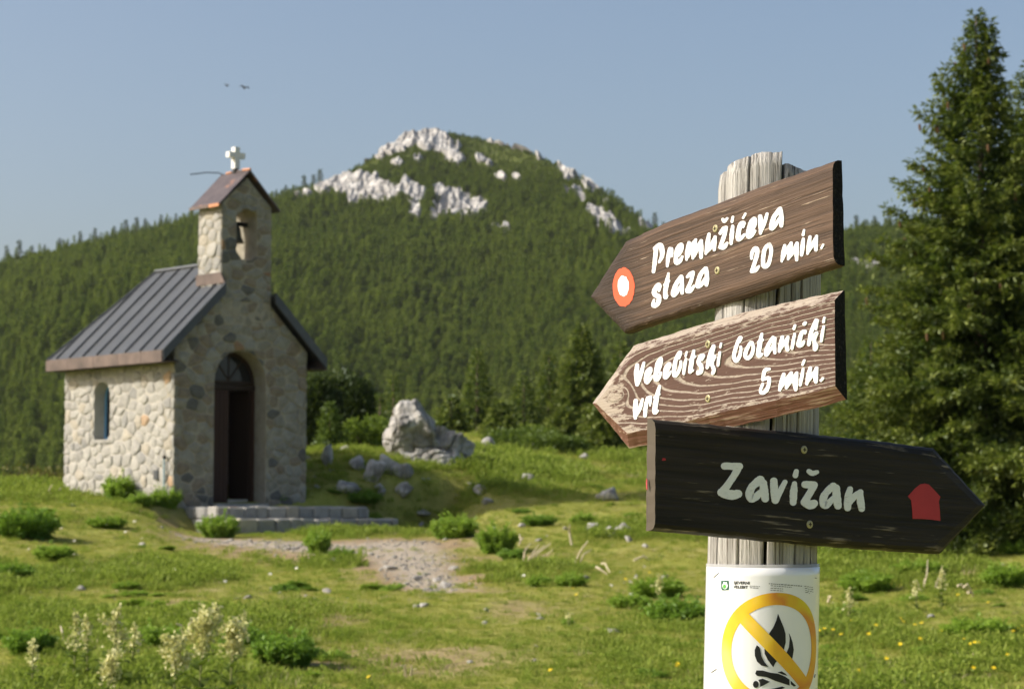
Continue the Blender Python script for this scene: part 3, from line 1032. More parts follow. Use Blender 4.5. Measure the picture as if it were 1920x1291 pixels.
# --- bell in the opening
M_BRONZE = plain('bell_bronze', (.10, .085, .05), .45, .5, .8)
prof = [(.0, .30), (.05, .295), (.075, .27), (.085, .2), (.10, .10), (.135, .03), (.15, 0), (.135, 0), (.09, .06)]
V, F = [], []
ns = 20
for rr, zz_ in prof:
    for k in range(ns):
        a = 2 * math.pi * k / ns
        V.append((TC + rr * math.cos(a), TD * .45 + rr * math.sin(a), 4.66 + zz_))
for i in range(len(prof) - 1):
    for k in range(ns):
        F.append((i * ns + k, i * ns + (k + 1) % ns, (i + 1) * ns + (k + 1) % ns, (i + 1) * ns + k))
bell = obj('bell', mesh('bell', np.array(V), F, M_BRONZE, True), chapel)
M_IRON = plain('dark_iron', (.03, .028, .026), .6, .4, .6)
obj('bell_beam', Geo().box((TC - BH + .002, TD * .45 - .035, 4.965), (TC + BH - .002, TD * .45 + .035, 5.04)).mesh('bell_beam', M_IRON), bell)
obj('clapper', Geo().tube([(TC, TD * .45, 4.9), (TC, TD * .45, 4.66), (TC, TD * .45, 4.60)], [.008, .008, .022]).mesh('clapper', M_IRON), bell)

# --- metal roof with standing seams
m = Mat('roof_metal', .42, .5)
v = m.coord('Object')
n1 = m.noise(v, 2.5, 5); n2 = m.noise(m.coord('Object', (1.5, 9, 1.5)), 3, 4)
m.color(m.mix(n1, (.055, .060, .066), (.098, .104, .110)))
m.b.inputs['Metallic'].default_value = .35
m.l(m.ramp(n2, [(.3, .38), (.7, .58)]), m.b.inputs['Roughness'])
m.bump(n1, .15, .02)
M_ROOF = m.m
m = Mat('copper_brown', .5, .5)
v = m.coord('Object')
n1 = m.noise(v, 4, 5)
m.color(m.mix(m.ramp(n1, [(.3, 0.0), (.7, 1.0)]), (.075, .056, .048), (.165, .12, .10)))
m.b.inputs['Metallic'].default_value = .3
M_COPPER = m.m
m = Mat('copper_purple', .5, .5)
v = m.coord('Object')
n1 = m.noise(v, 6, 5); n2 = m.noise(v, 3, 3)
c = m.mix(m.ramp(n1, [(.3, 0.0), (.7, 1.0)]), (.07, .055, .056), (.125, .098, .096))
c = m.mix(m.ramp(n2, [(.62, 0.0), (.7, .8)]), c, (.36, .17, .09))
m.color(c)
m.b.inputs['Metallic'].default_value = .3
M_BELLROOF = m.m
M_ORANGE = plain('bright_copper', (.48, .22, .11), .45, .5, .4)

YF, YE = -.15, CL + .08                     # front verge, rear eave
HIP = YE - 2.78                             # hipped rear end
TH = .045
def roof_z(x): return EAVE_Z + SLOPE * (min(x, CW - x) + OV)
roof = empty('roof'); roof.parent = chapel
# main left and right planes, rear hip
def slab(poly, th):
    n = len(poly)
    V = [tuple(p) for p in poly] + [(p[0], p[1], p[2] - th) for p in poly]
    F = [tuple(range(n)), tuple(range(2 * n - 1, n - 1, -1))] + [(i, (i + 1) % n, (i + 1) % n + n, i + n) for i in range(n)]
    return Geo().add(V, F)
RZ = roof_z(RX)
left = [(-OV, YF, EAVE_Z), (TX0 - .002, YF, roof_z(TX0)), (TX0 - .002, .06, roof_z(TX0)), (RX, .06, RZ), (RX, YE - HIP, RZ), (-OV, YE, EAVE_Z)]
right = [(CW + OV, YF, EAVE_Z), (CW + OV, YE, EAVE_Z), (RX + .001, YE - HIP, RZ), (RX + .001, .06, RZ), (TX1 + .002, .06, roof_z(TX1)), (TX1 + .002, YF, roof_z(TX1))]
hip = [(-OV + .001, YE + .001, EAVE_Z), (RX, YE - HIP + .002, RZ), (CW + OV - .001, YE + .001, EAVE_Z)]
for nm, poly in (('roof_plane', left), ('roof_plane', right), ('roof_plane', hip)):
    obj(nm, slab(poly, TH).mesh(nm, M_ROOF), roof)
# seams run from eave to ridge
for yk in (.14, .60, 1.06, 1.52, 1.98, 2.44, 2.90, 3.34):
    for sgn in (0, 1):
        def X(x): return x if sgn == 0 else CW - x
        x1 = RX if yk < YE - HIP else -OV + (RX + OV) * (YE - yk) / HIP
        if yk < TD + .02: x1 = min(x1, TX0 + .02)
        a, b = (-OV + .01), x1
        V = []
        for xx_ in (a, b):
            for dy, dz in ((-.012, 0), (.012, 0), (.009, .035), (-.009, .035)):
                V.append((X(xx_), yk + dy, roof_z(xx_) + dz * 1.2))
        F = [(0, 1, 2, 3), (7, 6, 5, 4), (0, 4, 5, 1), (1, 5, 6, 2), (2, 6, 7, 3), (3, 7, 4, 0)]
        obj('seam', Geo().add(V, F).mesh('seam', M_ROOF), roof)
g = Geo()
g.tube([(RX, TD + .0, RZ + .02), (RX, YE - HIP, RZ + .02)], .035, 8)
obj('ridge_cap', g.mesh('ridge_cap', M_ROOF), roof)
for sgn in (0, 1):
    xa = -OV if sgn == 0 else CW + OV
    obj('hip_cap', Geo().tube([(RX, YE - HIP, RZ + .015), (xa, YE, EAVE_Z + .015)], .022, 6).mesh('hip_cap', M_ROOF), roof)
# fascia boxes along the eaves, in sheet lengths
ycuts = [YF + .004, .50, 1.22, 2.02, 2.90, YE]
for sgn in (0, 1):
    for a, b in zip(ycuts[:-1], ycuts[1:]):
        x0, x1 = (-OV - .022, -OV + .03) if sgn == 0 else (CW + OV - .03, CW + OV + .022)
        o = obj('fascia', Geo().box((x0, a + .004, EAVE_Z - .19), (x1, b - .004, EAVE_Z + .012)).mesh('fascia', M_COPPER), roof)
obj('fascia', Geo().box((-OV, YE - .025, EAVE_Z - .19), (CW + OV, YE + .012, EAVE_Z + .008)).mesh('fascia', M_COPPER), roof)
# soffit boards and verge boards
M_WOODD = plain('dark_stained_wood', (.055, .038, .028), .7, .3)
for sgn in (0, 1):
    x0, x1 = (-OV + .032, -.01) if sgn == 0 else (CW + .01, CW + OV - .032)
    obj('soffit', Geo().box((x0, YF + .03, EAVE_Z - .185), (x1, YE - .03, EAVE_Z - .16)).mesh('soffit', M_WOODD), roof)
    # sloping verge flashing on the gable
    xs0 = -OV if sgn == 0 else CW + OV
    xs1 = TX0 if sgn == 0 else TX1
    V = []
    for x_ in (xs0, xs1):
        z_ = roof_z(x_)
        for dy, dz in ((-.02, -.17), (.03, -.17), (.03, .03), (-.02, .03)):
            V.append((x_, YF + dy, z_ + dz))
    obj('verge', Geo().add(V, [(0, 1, 2, 3), (7, 6, 5, 4), (0, 4, 5, 1), (1, 5, 6, 2), (2, 6, 7, 3), (3, 7, 4, 0)]).mesh('verge', M_ROOF), roof)
# flashing where the bell gable meets the roof
V = [(TX0 - .03, YF + .0, roof_z(TX0) + .015), (TX0 - .03, TD + .03, roof_z(TX0) + .015), (TX0 - .03, TD + .03, roof_z(TX0) + .21), (TX0 - .03, YF + .13, roof_z(TX0) + .21)]
V += [(x + .02, y_, z_) for x, y_, z_ in V]
obj('flashing', Geo().add(V, [(0, 1, 2, 3), (7, 6, 5, 4), (0, 4, 5, 1), (1, 5, 6, 2), (2, 6, 7, 3), (3, 7, 4, 0)]).mesh('flashing', M_COPPER), roof)

# bell gable roof
broof = empty('bell_gable_roof'); broof.parent = chapel
TE = .13
tz = lambda x: TZ1 - .02 + .12 + (TPK - TZ1 - .02) / (TC - TX0) * (min(x, 2 * TC - x) - TX0)
bl = [(TX0 - TE, -.10, tz(TX0 - TE)), (TC, -.10, tz(TC)), (TC, TD + .10, tz(TC)), (TX0 - TE, TD + .10, tz(TX0 - TE))]
br = [(2 * TC - x + .001, y_, z_) for x, y_, z_ in bl][::-1]
for poly in (bl, br):
    obj('roof_plane', slab(poly, .035).mesh('roof_plane', M_BELLROOF), broof)
obj('eave_trim', Geo().box((TX0 - TE - .012, -.105, tz(TX0 - TE) - .05), (TX0 - TE + .02, .20, tz(TX0 - TE) + .006)).mesh('eave_trim', M_ORANGE), broof)
obj('eave_trim', Geo().box((TX0 - TE - .010, .21, tz(TX0 - TE) - .045), (TX0 - TE + .02, TD + .11, tz(TX0 - TE) + .004)).mesh('eave_trim', M_COPPER), broof)
obj('ridge_cap', Geo().tube([(TC, -.105, tz(TC) + .005), (TC, .12, tz(TC) + .012)], .022, 8).mesh('ridge_cap', M_ORANGE), broof)
obj('ridge_cap', Geo().tube([(TC, .13, tz(TC) + .005), (TC, .44, tz(TC) + .005)], .02, 8).mesh('ridge_cap', M_BELLROOF), broof)
obj('ridge_cap', Geo().tube([(TC, .46, tz(TC) + .012), (TC, .62, tz(TC) + .005)], .022, 8).mesh('ridge_cap', M_ORANGE), broof)

# cross
M_WHITE = plain('white_cross_paint', (.78, .77, .73), .55, .4)
zc0 = tz(TC)
cross = empty('cross'); cross.parent = chapel
obj('cross_shaft', Geo().box((TC - .055, TD / 2 - .055, zc0 + .06), (TC + .055, TD / 2 + .055, zc0 + .45)).mesh('cross_shaft', M_WHITE), cross)
for s in (-1, 1):
    a, b = sorted((TC + s * .056, TC + s * .175))
    obj('cross_arm', Geo().box((a, TD / 2 - .053, zc0 + .255), (b, TD / 2 + .053, zc0 + .355)).mesh('cross_arm', M_WHITE), cross)
obj('cross_foot', Geo().box((TC - .04, TD / 2 - .04, zc0 - .02), (TC + .04, TD / 2 + .04, zc0 + .06)).mesh('cross_foot', M_IRON), cross)
obj('lightning_wire', Geo().tube([(TC, TD + .02, zc0 - .01), (TC - .06, TD + .09, zc0 + .03), (TC - .25, TD + .20, zc0 + .03), (TC - .50, TD + .35, zc0 - .015)], .010, 6).mesh('lightning_wire', M_IRON), chapel)

# --- door: frame, closed leaf, open leaf, fanlight
door = empty('door'); door.parent = chapel
M_DOOR = plain('red_brown_door', (.048, .022, .014), .6, .3)
M_DOORD = plain('dark_brown_door', (.03, .017, .011), .6, .3)
yd = .34
xl, xr = DC - DH, DC + DH
ztr = 2.03
g = Geo().box((xl + .001, yd, .02), (xl + .07, yd + .07, ztr)); g.box((xr - .07, yd, .02), (xr - .001, yd + .07, ztr))
obj('door_frame', g.mesh('door_frame', M_DOOR), door)
obj('transom', Geo().box((xl + .001, yd - .01, ztr + .002), (xr - .001, yd + .08, ztr + .09)).mesh('transom', M_DOORD), door)
leaf = obj('door_leaf', Geo().box((xl + .072, yd + .012, .03), (DC - .002, yd + .055, ztr - .005)).mesh('door_leaf', M_DOOR), door)
for i in range(5):
    x0 = xl + .085 + i * .093
    obj('plank', Geo().box((x0, yd + .002, .05), (x0 + .085, yd + .014, ztr - .03)).mesh('plank', M_DOOR), leaf)
leaf2 = obj('door_leaf', Geo().box((0, 0, .03), (.485, .045, ztr - .005)).mesh('door_leaf', M_DOORD), door, loc=(xr - .072, yd + .03, 0), rot=(0, 0, math.radians(100)))
fl = empty('fanlight'); fl.parent = door
obj('fan_frame', Geo().extrude([[(x, z) for x, z in arch(DC, DH - .004, ztr + .1, DZS)], [(x, z) for x, z in arch(DC, DH - .07, ztr + .16, DZS)]], yd + .005, yd + .055).mesh('fan_frame', M_DOORD), fl)
for a in (55, 90, 125):
    ca, sa = math.cos(math.radians(a)), math.sin(math.radians(a))
    obj('glazing_bar', Geo().tube([(DC, yd + .03, ztr + .165), (DC + .5 * ca, yd + .03, DZS + .5 * sa)], .018, 6).mesh('glazing_bar', M_DOORD), fl)
m = Mat('dark_window_glass', .08, .5); m.color((.015, .017, .02)); M_GLASS = m.m
obj('pane', Geo().extrude([arch(DC, DH - .072, ztr + .162, DZS)], yd + .026, yd + .034).mesh('pane', M_GLASS), fl)
obj('threshold', Geo().box((xl + .002, -.12, -.05), (xr - .002, .72, .015)).mesh('threshold', M_STONES[0]), chapel)

# --- side window: recessed blue frame and glass
win = empty('window'); win.parent = chapel
M_BLUE = plain('blue_window_paint', (.18, .38, .60), .5, .4)
def wloc(o): o.matrix_local = M_SIDE; return o
wloc(obj('window_frame', Geo().extrude([arch(ws, WH - .002, WZ0 + .002, WZS), arch(ws, WH - .05, WZ0 + .05, WZS)], .215, .265).mesh('window_frame', M_BLUE), win))
wloc(obj('pane', Geo().extrude([arch(ws, WH - .052, WZ0 + .052, WZS)], .237, .245).mesh('pane', M_GLASS), win))
wloc(obj('glazing_bar', Geo().box((ws - .015, .205, WZ0 + .052), (ws + .015, .235, WZS + WH - .055)).mesh('glazing_bar', M_BLUE), win))
wloc(obj('sill', Geo().box((ws - WH - .03, -.035, WZ0 - .06), (ws + WH + .03, .05, WZ0 - .005)).mesh('sill', M_STONES[0]), win))
# plaque and pipe by the corner
M_PLAQ = plain('dark_plaque', (.06, .065, .07), .5, .4)
pl = obj('plaque', Geo().box((CL - .56, -.045, .43), (CL - .43, -.02, .59)).mesh('plaque', M_PLAQ), chapel); pl.matrix_local = M_SIDE
M_PIPE = plain('pale_blue_pipe', (.32, .43, .46), .5, .4)
pp = obj('pipe', Geo().tube([(CL - .21, -.055, -.3), (CL - .21, -.055, .78)], .02, 8).mesh('pipe', M_PIPE), chapel); pp.matrix_local = M_SIDE
pc = obj('pipe_cap', Geo().tube([(CL - .21, -.055, .781), (CL - .21, -.055, .84)], .03, 8).mesh('pipe_cap', M_IRON), chapel); pc.matrix_local = M_SIDE

# --- stone steps before the door
steps = empty('stone_steps', (CH_O.x, CH_O.y, EYE), (0, 0, CH_A))
tag(steps, 'low stone steps of rough blocks in front of the chapel door', 'steps')
def step(x0, x1, y0, y1, z0, z1, seed):
    rr = random.Random(seed)
    st = obj('step', Geo().box((x0 + .05, y0 + .05, z0 - .3), (x1 - .05, y1, z1 - .05)).mesh('step', M_MORTAR), steps)
    # front row of blocks, then the side rows, then paving on top
    def block(a, b):
        V, F = ICO[1]
        (ax, ay, az), (bx, by, bz) = a, b
        nseg = 3
        bm = bmesh.new()
        bmesh.ops.create_cube(bm, size=1)
        bmesh.ops.bevel(bm, geom=bm.edges[:], offset=.10, segments=1, affect='EDGES')
        for v_ in bm.verts:
            v_.co.x = (ax + bx) / 2 + v_.co.x * (bx - ax) + rr.uniform(-.006, .006)
            v_.co.y = (ay + by) / 2 + v_.co.y * (by - ay) + rr.uniform(-.008, .008)
            v_.co.z = (az + bz) / 2 + v_.co.z * (bz - az) + rr.uniform(-.006, .006)
        me_ = bpy.data.meshes.new('stone'); bm.to_mesh(me_); bm.free()
        me_.materials.append(M_STONES[rr.choices(range(5), (5, 3, 2, 3, .3))[0]])
        obj('stone', me_, st)
    x = x0
    while x < x1 - .1:
        w_ = min(rr.uniform(.20, .42), x1 - x)
        dz = rr.uniform(-.018, .012)
        block((x + .006, y0 + rr.uniform(-.03, .02), z0), (x + w_ - .006, y0 + .30, z1 + dz))
        x += w_
    yb = y0 + .31
    while yb < y1 - .12:
        w_ = min(rr.uniform(.25, .45), y1 - yb)
        block((x0, yb + .006, z0), (x0 + .32, yb + w_ - .006, z1 + rr.uniform(-.015, .01)))
        block((x1 - .32, yb + .006, z0), (x1, yb + w_ - .006, z1 + rr.uniform(-.015, .01)))
        yb += w_
    yb = y0 + .31
    while yb < y1 - .1:
        d_ = min(rr.uniform(.32, .5), y1 - yb)
        x = x0 + .33
        while x < x1 - .34:
            w_ = min(rr.uniform(.35, .6), x1 - .33 - x)
            if w_ > .1:
                block((x + .006, yb + .006, z1 - .12), (x + w_ - .006, yb + d_ - .006, z1 + rr.uniform(-.02, .005)))
            x += w_
        yb += d_
step(.16, 3.55, -1.05, -.015, -.25, -.035, 3)
step(.02, 3.74, -1.55, -.62, -.50, -.245, 4)

# ================================================================== SIGN POST
POST_Y = 3.35
A0, A1 = P(1430, 1040, POST_Y), P(1441, 500, POST_Y)
AX = (A1 - A0) / (A1.z - A0.z)               # axis per metre of height
def post_c(z):
    return np.array([A0.x + AX.x * (z - A0.z), A0.y + AX.y * (z - A0.z)])
ZT = P(1440, 300, POST_Y).z
def post_r(z):
    return .0815 + .0045 * np.clip((ZT - z) / .8, 0, 1.4)

m = Mat('weathered_post_wood', .95, .1)
v = m.coord('Object', (34, 34, 1.3)); v2 = m.coord('Object', (170, 170, 2.6)); v3 = m.coord('Object')
a = m.noise(v, 1.5, 6, .6, .6); b = m.noise(v2, 1.6, 5, .65, .4); d = m.noise(v3, 6, 4); e = m.noise(m.coord('Object', (1, 1, .22)), 60, 3)
c = m.mix(m.ramp(a, [(.3, 0.0), (.68, 1.0)]), (.24, .228, .208), (.54, .52, .485))
c = m.mix(m.ramp(b, [(.36, .85), (.46, 0.0)]), c, (.10, .088, .074))
c = m.mix(m.ramp(d, [(.5, 0.0), (.75, .45)]), c, (.33, .30, .26))
c = m.mix(m.ramp(e, [(.66, 0.0), (.72, .8)]), c, (.10, .075, .05))
c = m.mix(m.ramp(m.attr('crack'), [(.12, 0.0), (.5, 1.0)]), c, (.035, .027, .02))
m.color(c)
m.bump(m.math('ADD', m.math('MULTIPLY', b, 1.0), m.math('MULTIPLY', a, .8)), .9, .006)
M_POST = m.m

NT, NZ = 560, 90
th = np.radians(np.linspace(-180, 180, NT, endpoint=False))
thd = np.degrees(th)
top = np.full(NT, -.028)
top = np.where((thd > -180) & (thd < -66), -.022 - .006 * np.clip((-66 - thd) / 60, 0, 1), top)
top = np.where((thd >= -66) & (thd < 7.5), -.017 + .017 * np.clip((thd + 66) / 50, 0, 1) ** .7, top)
top = np.where((thd >= 7.5), -.019 - .010 * np.clip((thd - 12) / 30, 0, 1), top)
top = top + .0012 * noise3(xyz(thd * .12, thd * 0, 1.0)) + .0007 * noise3(xyz(thd * .6, thd * 0, 4.0))
zs = np.linspace(0, 1, NZ) ** .8
CRACKS = [(-66, -63, .030, 1.1), (-31, -34, .030, 1.1), (9, -7, .034, 1.6), (34, 27, .028, 1.1), (60, 52, .022, 1.0), (-49, -20, .010, .7), (22, 12, .010, .7), (46, 40, .008, .7), (76, 72, .014, .9),
          (110, 108, .02, 1.2), (150, 155, .03, 1.4), (-120, -118, .03, 1.4), (-160, -158, .02, 1.2)]
Vp = []
CK = np.zeros((NZ, NT))
for k in range(NZ):
    zt = ZT + top
    z = -.35 + (zt + .35) * zs[k]
    hf = np.clip((ZT - z) / .75, 0, 1.5)
    Rr = post_r(z) * (1 + .016 * noise3(xyz(np.cos(th) * 1.6, np.sin(th) * 1.6, z * 1.4)) + .003 * noise3(xyz(np.cos(th) * 14, np.sin(th) * 14, z * 1.2)))
    for (t0, t1, dp, wd) in CRACKS:
        cen = t0 + (t1 - t0) * hf + 1.2 * noise3(xyz(z * 9, z * 0, t0))
        dd = (thd - cen + 180) % 360 - 180
        fade = np.clip((.85 if dp > .02 else .35) + .95 * noise3(xyz(z * 2.6, z * 0, t0 + 5.5)), .0, 1)
        gr = fade * np.exp(-(dd / (wd * .62)) ** 2)
        Rr = Rr - dp * 1.3 * gr
        CK[k] = np.maximum(CK[k], gr * min(1, dp / .010))
    Rr = Rr - .006 * np.clip((z - zt + .008) / .008, 0, 1) ** 2 * .4
    cx = A0.x + AX.x * (z - A0.z); cyv = A0.y + AX.y * (z - A0.z)
    Vp.append(np.stack([cx + Rr * np.sin(th), cyv - Rr * np.cos(th), z], -1))
Vp = np.array(Vp)
ring = Vp[-1]
cc = np.array([post_c(ZT)[0], post_c(ZT)[1]])
caps = []
for q in (.92, .7, .4, .08):
    rr_ = ring.copy()
    rr_[:, :2] = cc + (ring[:, :2] - cc) * q
    rr_[:, 2] += -.004 * (1 - q) + .003 * noise3(rr_ * 60)
    caps.append(rr_)
Vp = np.concatenate([Vp, np.array(caps)])
nr = len(Vp)
idx = np.arange(nr * NT).reshape(nr, NT)
nxt = np.roll(idx, -1, axis=1)
Fp = np.stack([idx[:-1], nxt[:-1], nxt[1:], idx[1:]], -1).reshape(-1, 4)
PB = np.array([post_c(0)[0], post_c(0)[1], 0])
post = obj('sign_post', mesh('sign_post', Vp.reshape(-1, 3) - PB, Fp, M_POST, True, attrs={'crack': np.concatenate([CK, np.repeat(CK[-1:], len(caps), 0) * .5]).ravel()}), loc=PB)
tag(post, 'weathered grey round timber post with deep vertical cracks carrying the signs', 'post')

# ================================================================== SIGN BOARDS
def board_frame(face_deg, px, py, thick, tilt):
    """frame whose x runs along the board, y into it, z up; the board touches the post behind it"""
    b = math.radians(face_deg)               # >0: face turned to the left
    n = Vector((-math.sin(b), -math.cos(b), 0))
    z = P(px, py, POST_Y).z
    c = post_c(z)
    dist = post_r(z) + thick - .002
    O = Vector((c[0], c[1], z)) + n * dist
    X = Vector((math.cos(b), -math.sin(b), 0)); Z = Vector((0, 0, 1))
    X2 = X * math.cos(tilt) + Z * math.sin(tilt); Z2 = Z * math.cos(tilt) - X * math.sin(tilt)
    Y = -n
    M = Matrix(((X2.x, Y.x, Z2.x, O.x), (X2.y, Y.y, Z2.y, O.y), (X2.z, Y.z, Z2.z, O.z), (0, 0, 0, 1)))
    return M
def to_board(M, px, py, y=0.0):
    Mi = M.inverted()
    o = Mi @ Vector((0, 0, EYE)); d = Mi.to_3x3() @ ray(px, py)
    t = (y - o.y) / d.y
    p = o + d * t
    return (p.x, p.z)
def tilt_of(face_deg, a, b):
    M0 = board_frame(face_deg, (a[0] + b[0]) / 2, (a[1] + b[1]) / 2, .02, 0)
    p, q = to_board(M0, *a), to_board(M0, *b)
    return math.atan2(q[1] - p[1], q[0] - p[0])

def densify(loop, step, jit, seed, keep=()):
    r_ = random.Random(seed)
    out = []
    n = len(loop)
    for i in range(n):
        (a, fa), (b, fb) = loop[i], loop[(i + 1) % n]
        L = math.hypot(b[0] - a[0], b[1] - a[1])
        k = max(1, int(L / step))
        for j in range(k):
            t = j / k
            jx, jz = (r_.uniform(-jit, jit), r_.uniform(-jit, jit)) if j else (0, 0)
            out.append(((a[0] + (b[0] - a[0]) * t + jx, a[1] + (b[1] - a[1]) * t + jz), (fa[0] + (fb[0] - fa[0]) * t + jx * .6, fa[1] + (fb[1] - fa[1]) * t + jz * .6)))
    return out

def make_board(name, M, back, front, thick, prof, mat, end_edges, seed):
    """back / front: matching outlines in picture coordinates; end_edges: vertex indices of the square-cut end"""
    B = [to_board(M, px, py, thick) for px, py in back]
    Fr = [to_board(M, px, py, 0) for px, py in front]
    for i in end_edges:
        B[i] = (Fr[i][0], B[i][1])
    loop = densify(list(zip(B, Fr)), .012, .0007, seed)
    n = len(loop)
    V, F = [], []
    for (w, d) in prof:                       # w: 0 back outline, 1 front outline; d: 0 back plane, 1 front plane
        for (b, f) in loop:
            V.append((b[0] + (f[0] - b[0]) * w, thick * (1 - d), b[1] + (f[1] - b[1]) * w))
    for k in range(len(prof) - 1):
        for i in range(n):
            j = (i + 1) % n
            F.append((k * n + i, k * n + j, (k + 1) * n + j, (k + 1) * n + i))
    o = (len(prof) - 1) * n
    F += [tuple(o + i for i in t) for t in tessellate_polygon([[Vector((f[0], f[1], 0)) for b, f in loop]])]
    F += [tuple(reversed(t)) for t in tessellate_polygon([[Vector((b[0], b[1], 0)) for b, f in loop]])]
    root = empty(name)
    root.matrix_world = M
    g = Geo().add(V, F)
    bo = obj('board', g.mesh('board', mat), root)
    return root, bo

def catmull(pts, k=6):
    if len(pts) == 2:
        a, b = pts
        return [tuple(a[c] + (b[c] - a[c]) * t / k for c in range(3)) for t in range(k + 1)]
    out = []
    n = len(pts)
    for i in range(n - 1):
        p0, p1, p2, p3 = pts[max(i - 1, 0)], pts[i], pts[i + 1], pts[min(i + 2, n - 1)]
        for t in range(k):
            t /= k
            out.append(tuple(.5 * (2 * p1[c] + (p2[c] - p0[c]) * t + (2 * p0[c] - 5 * p1[c] + 4 * p2[c] - p3[c]) * t * t + (3 * p1[c] - p0[c] - 3 * p2[c] + p3[c]) * t ** 3) for c in range(3)))
    out.append(pts[-1])
    return out

def brush(root, M, crop, strokes, mat, name, lift=.0007, seed=0):
    """hand-painted lettering: every stroke a thin raised ribbon of paint with round ends"""
    x0, y0, s = crop
    r_ = random.Random(seed)
    g = Geo()
    for si, st in enumerate(strokes):
        pts = catmull([(x0 + a / s, y0 + b / s, c / s) for a, b, c in st])
        L, Rr = [], []
        n = len(pts)
        for i, (x, y, w) in enumerate(pts):
            ax, ay = pts[max(i - 1, 0)][:2]; bx, by = pts[min(i + 1, n - 1)][:2]
            dx, dy = bx - ax, by - ay
            ln = math.hypot(dx, dy) or 1
            dx, dy = dx / ln, dy / ln
            w1, w2 = w * r_.uniform(.94, 1.06), w * r_.uniform(.94, 1.06)
            L.append((x - dy * w1, y + dx * w1)); Rr.append((x + dy * w2, y - dx * w2))
            if i == 0: d0 = (dx, dy, w)
            if i == n - 1: d1 = (dx, dy, w)
        def cap(c, d, sgn):
            out = []
            base = math.atan2(d[1] * sgn, d[0] * sgn)
            for q in range(1, 6):
                a = base + math.pi / 2 - math.pi * q / 6
                out.append((c[0] + math.cos(a) * d[2], c[1] + math.sin(a) * d[2]))
            return out
        endc = cap(pts[-1], d1, 1)            # from left side round to right side
        startc = cap(pts[0], d0, -1)
        y_ = -(lift + si * .00006)
        c0 = to_board(M, pts[0][0], pts[0][1], y_); c1 = to_board(M, pts[-1][0], pts[-1][1], y_)
        V, F = [], []
        pl = [to_board(M, *p, y_) for p in L]; pr = [to_board(M, *p, y_) for p in Rr]
        pe = [to_board(M, *p, y_) for p in endc]; ps = [to_board(M, *p, y_) for p in startc]
        loop = pl + pe + pr[::-1] + ps
        N_ = len(loop)
        V = [(p[0], y_, p[1]) for p in loop] + [(p[0], .0004, p[1]) for p in loop] + [(c0[0], y_, c0[1]), (c1[0], y_, c1[1])]
        il = list(range(n)); ir = [n + 5 + (n - 1 - i) for i in range(n)]
        for i in range(n - 1):
            F.append((il[i], ir[i], ir[i + 1], il[i + 1]))
        ce = [il[-1]] + [n + q for q in range(5)] + [ir[-1]]
        cs = [ir[0]] + [2 * n + 5 + q for q in range(5)] + [il[0]]
        for q in range(6):
            F.append((ce[q], 2 * N_ + 1, ce[q + 1])); F.append((cs[q], 2 * N_, cs[q + 1]))
        for i in range(N_):
            j = (i + 1) % N_
            F.append((i, j, j + N_, i + N_))
        g.add(V, F)
    return obj(name, g.mesh(name, mat, fix=False), root)

def paint_poly(root, M, pts, mat, name, lift=.0006):
    y_ = -lift
    lp = [to_board(M, *p, y_) for p in pts]
    g = Geo().extrude([lp], y_, .0004)
    return obj(name, g.mesh(name, mat), root)

M_SCREW = plain('brass_screw', (.42, .38, .22), .4, .5, .7)
M_SLOT = plain('screw_slot', (.04, .035, .02), .8, .1)
def screw(root, M, px, py):
    x, z = to_board(M, px, py, -.0012)
    V, F = [], []
    for rr_, yy_ in ((.0060, .0004), (.0062, -.0006), (.0048, -.0016)):
        for k in range(16):
            a = 2 * math.pi * k / 16
            V.append((x + rr_ * math.cos(a), yy_, z + rr_ * math.sin(a)))
    for i in range(2):
        for k in range(16):
            F.append((i * 16 + k, i * 16 + (k + 1) % 16, (i + 1) * 16 + (k + 1) % 16, (i + 1) * 16 + k))
    F.append(tuple(32 + k for k in range(16)))
    o = obj('screw', Geo().add(V, F).mesh('screw', M_SCREW), root)
    g = Geo().box((x - .0030, -.0019, z - .0008), (x + .0030, -.0012, z + .0008)).box((x - .0008, -.00195, z - .0030), (x + .0008, -.00125, z + .0030))
    obj('cross_slot', g.mesh('cross_slot', M_SLOT), o)

mw = Mat('white_lettering_paint', .55, .35)
wv = mw.noise(mw.coord('Object', (40, 40, 260)), 1.0, 4, .65)
mw.color(mw.mix(mw.ramp(wv, [(.30, .55), (.40, 0.0)]), (.84, .84, .83), (.50, .46, .40)))
mw.bump(wv, .35, .0012)
M_PWHITE = mw.m
mg = Mat('aged_white_lettering_paint', .6, .3)
gv = mg.noise(mg.coord('Object', (60, 60, 240)), 1.0, 4, .65); gv2 = mg.noise(mg.coord('Object'), 90, 3)
mg.color(mg.mix(mg.ramp(gv, [(.30, .5), (.42, 0.0)]), mg.mix(gv2, (.74, .76, .77), (.88, .89, .89)), (.42, .43, .43)))
mg.bump(gv, .4, .0012)
M_PGREY = mg.m
M_PRED = plain('orange_red_paint', (.72, .10, .035), .5, .4)
M_PDRED = plain('dark_red_paint', (.42, .022, .030), .5, .4)

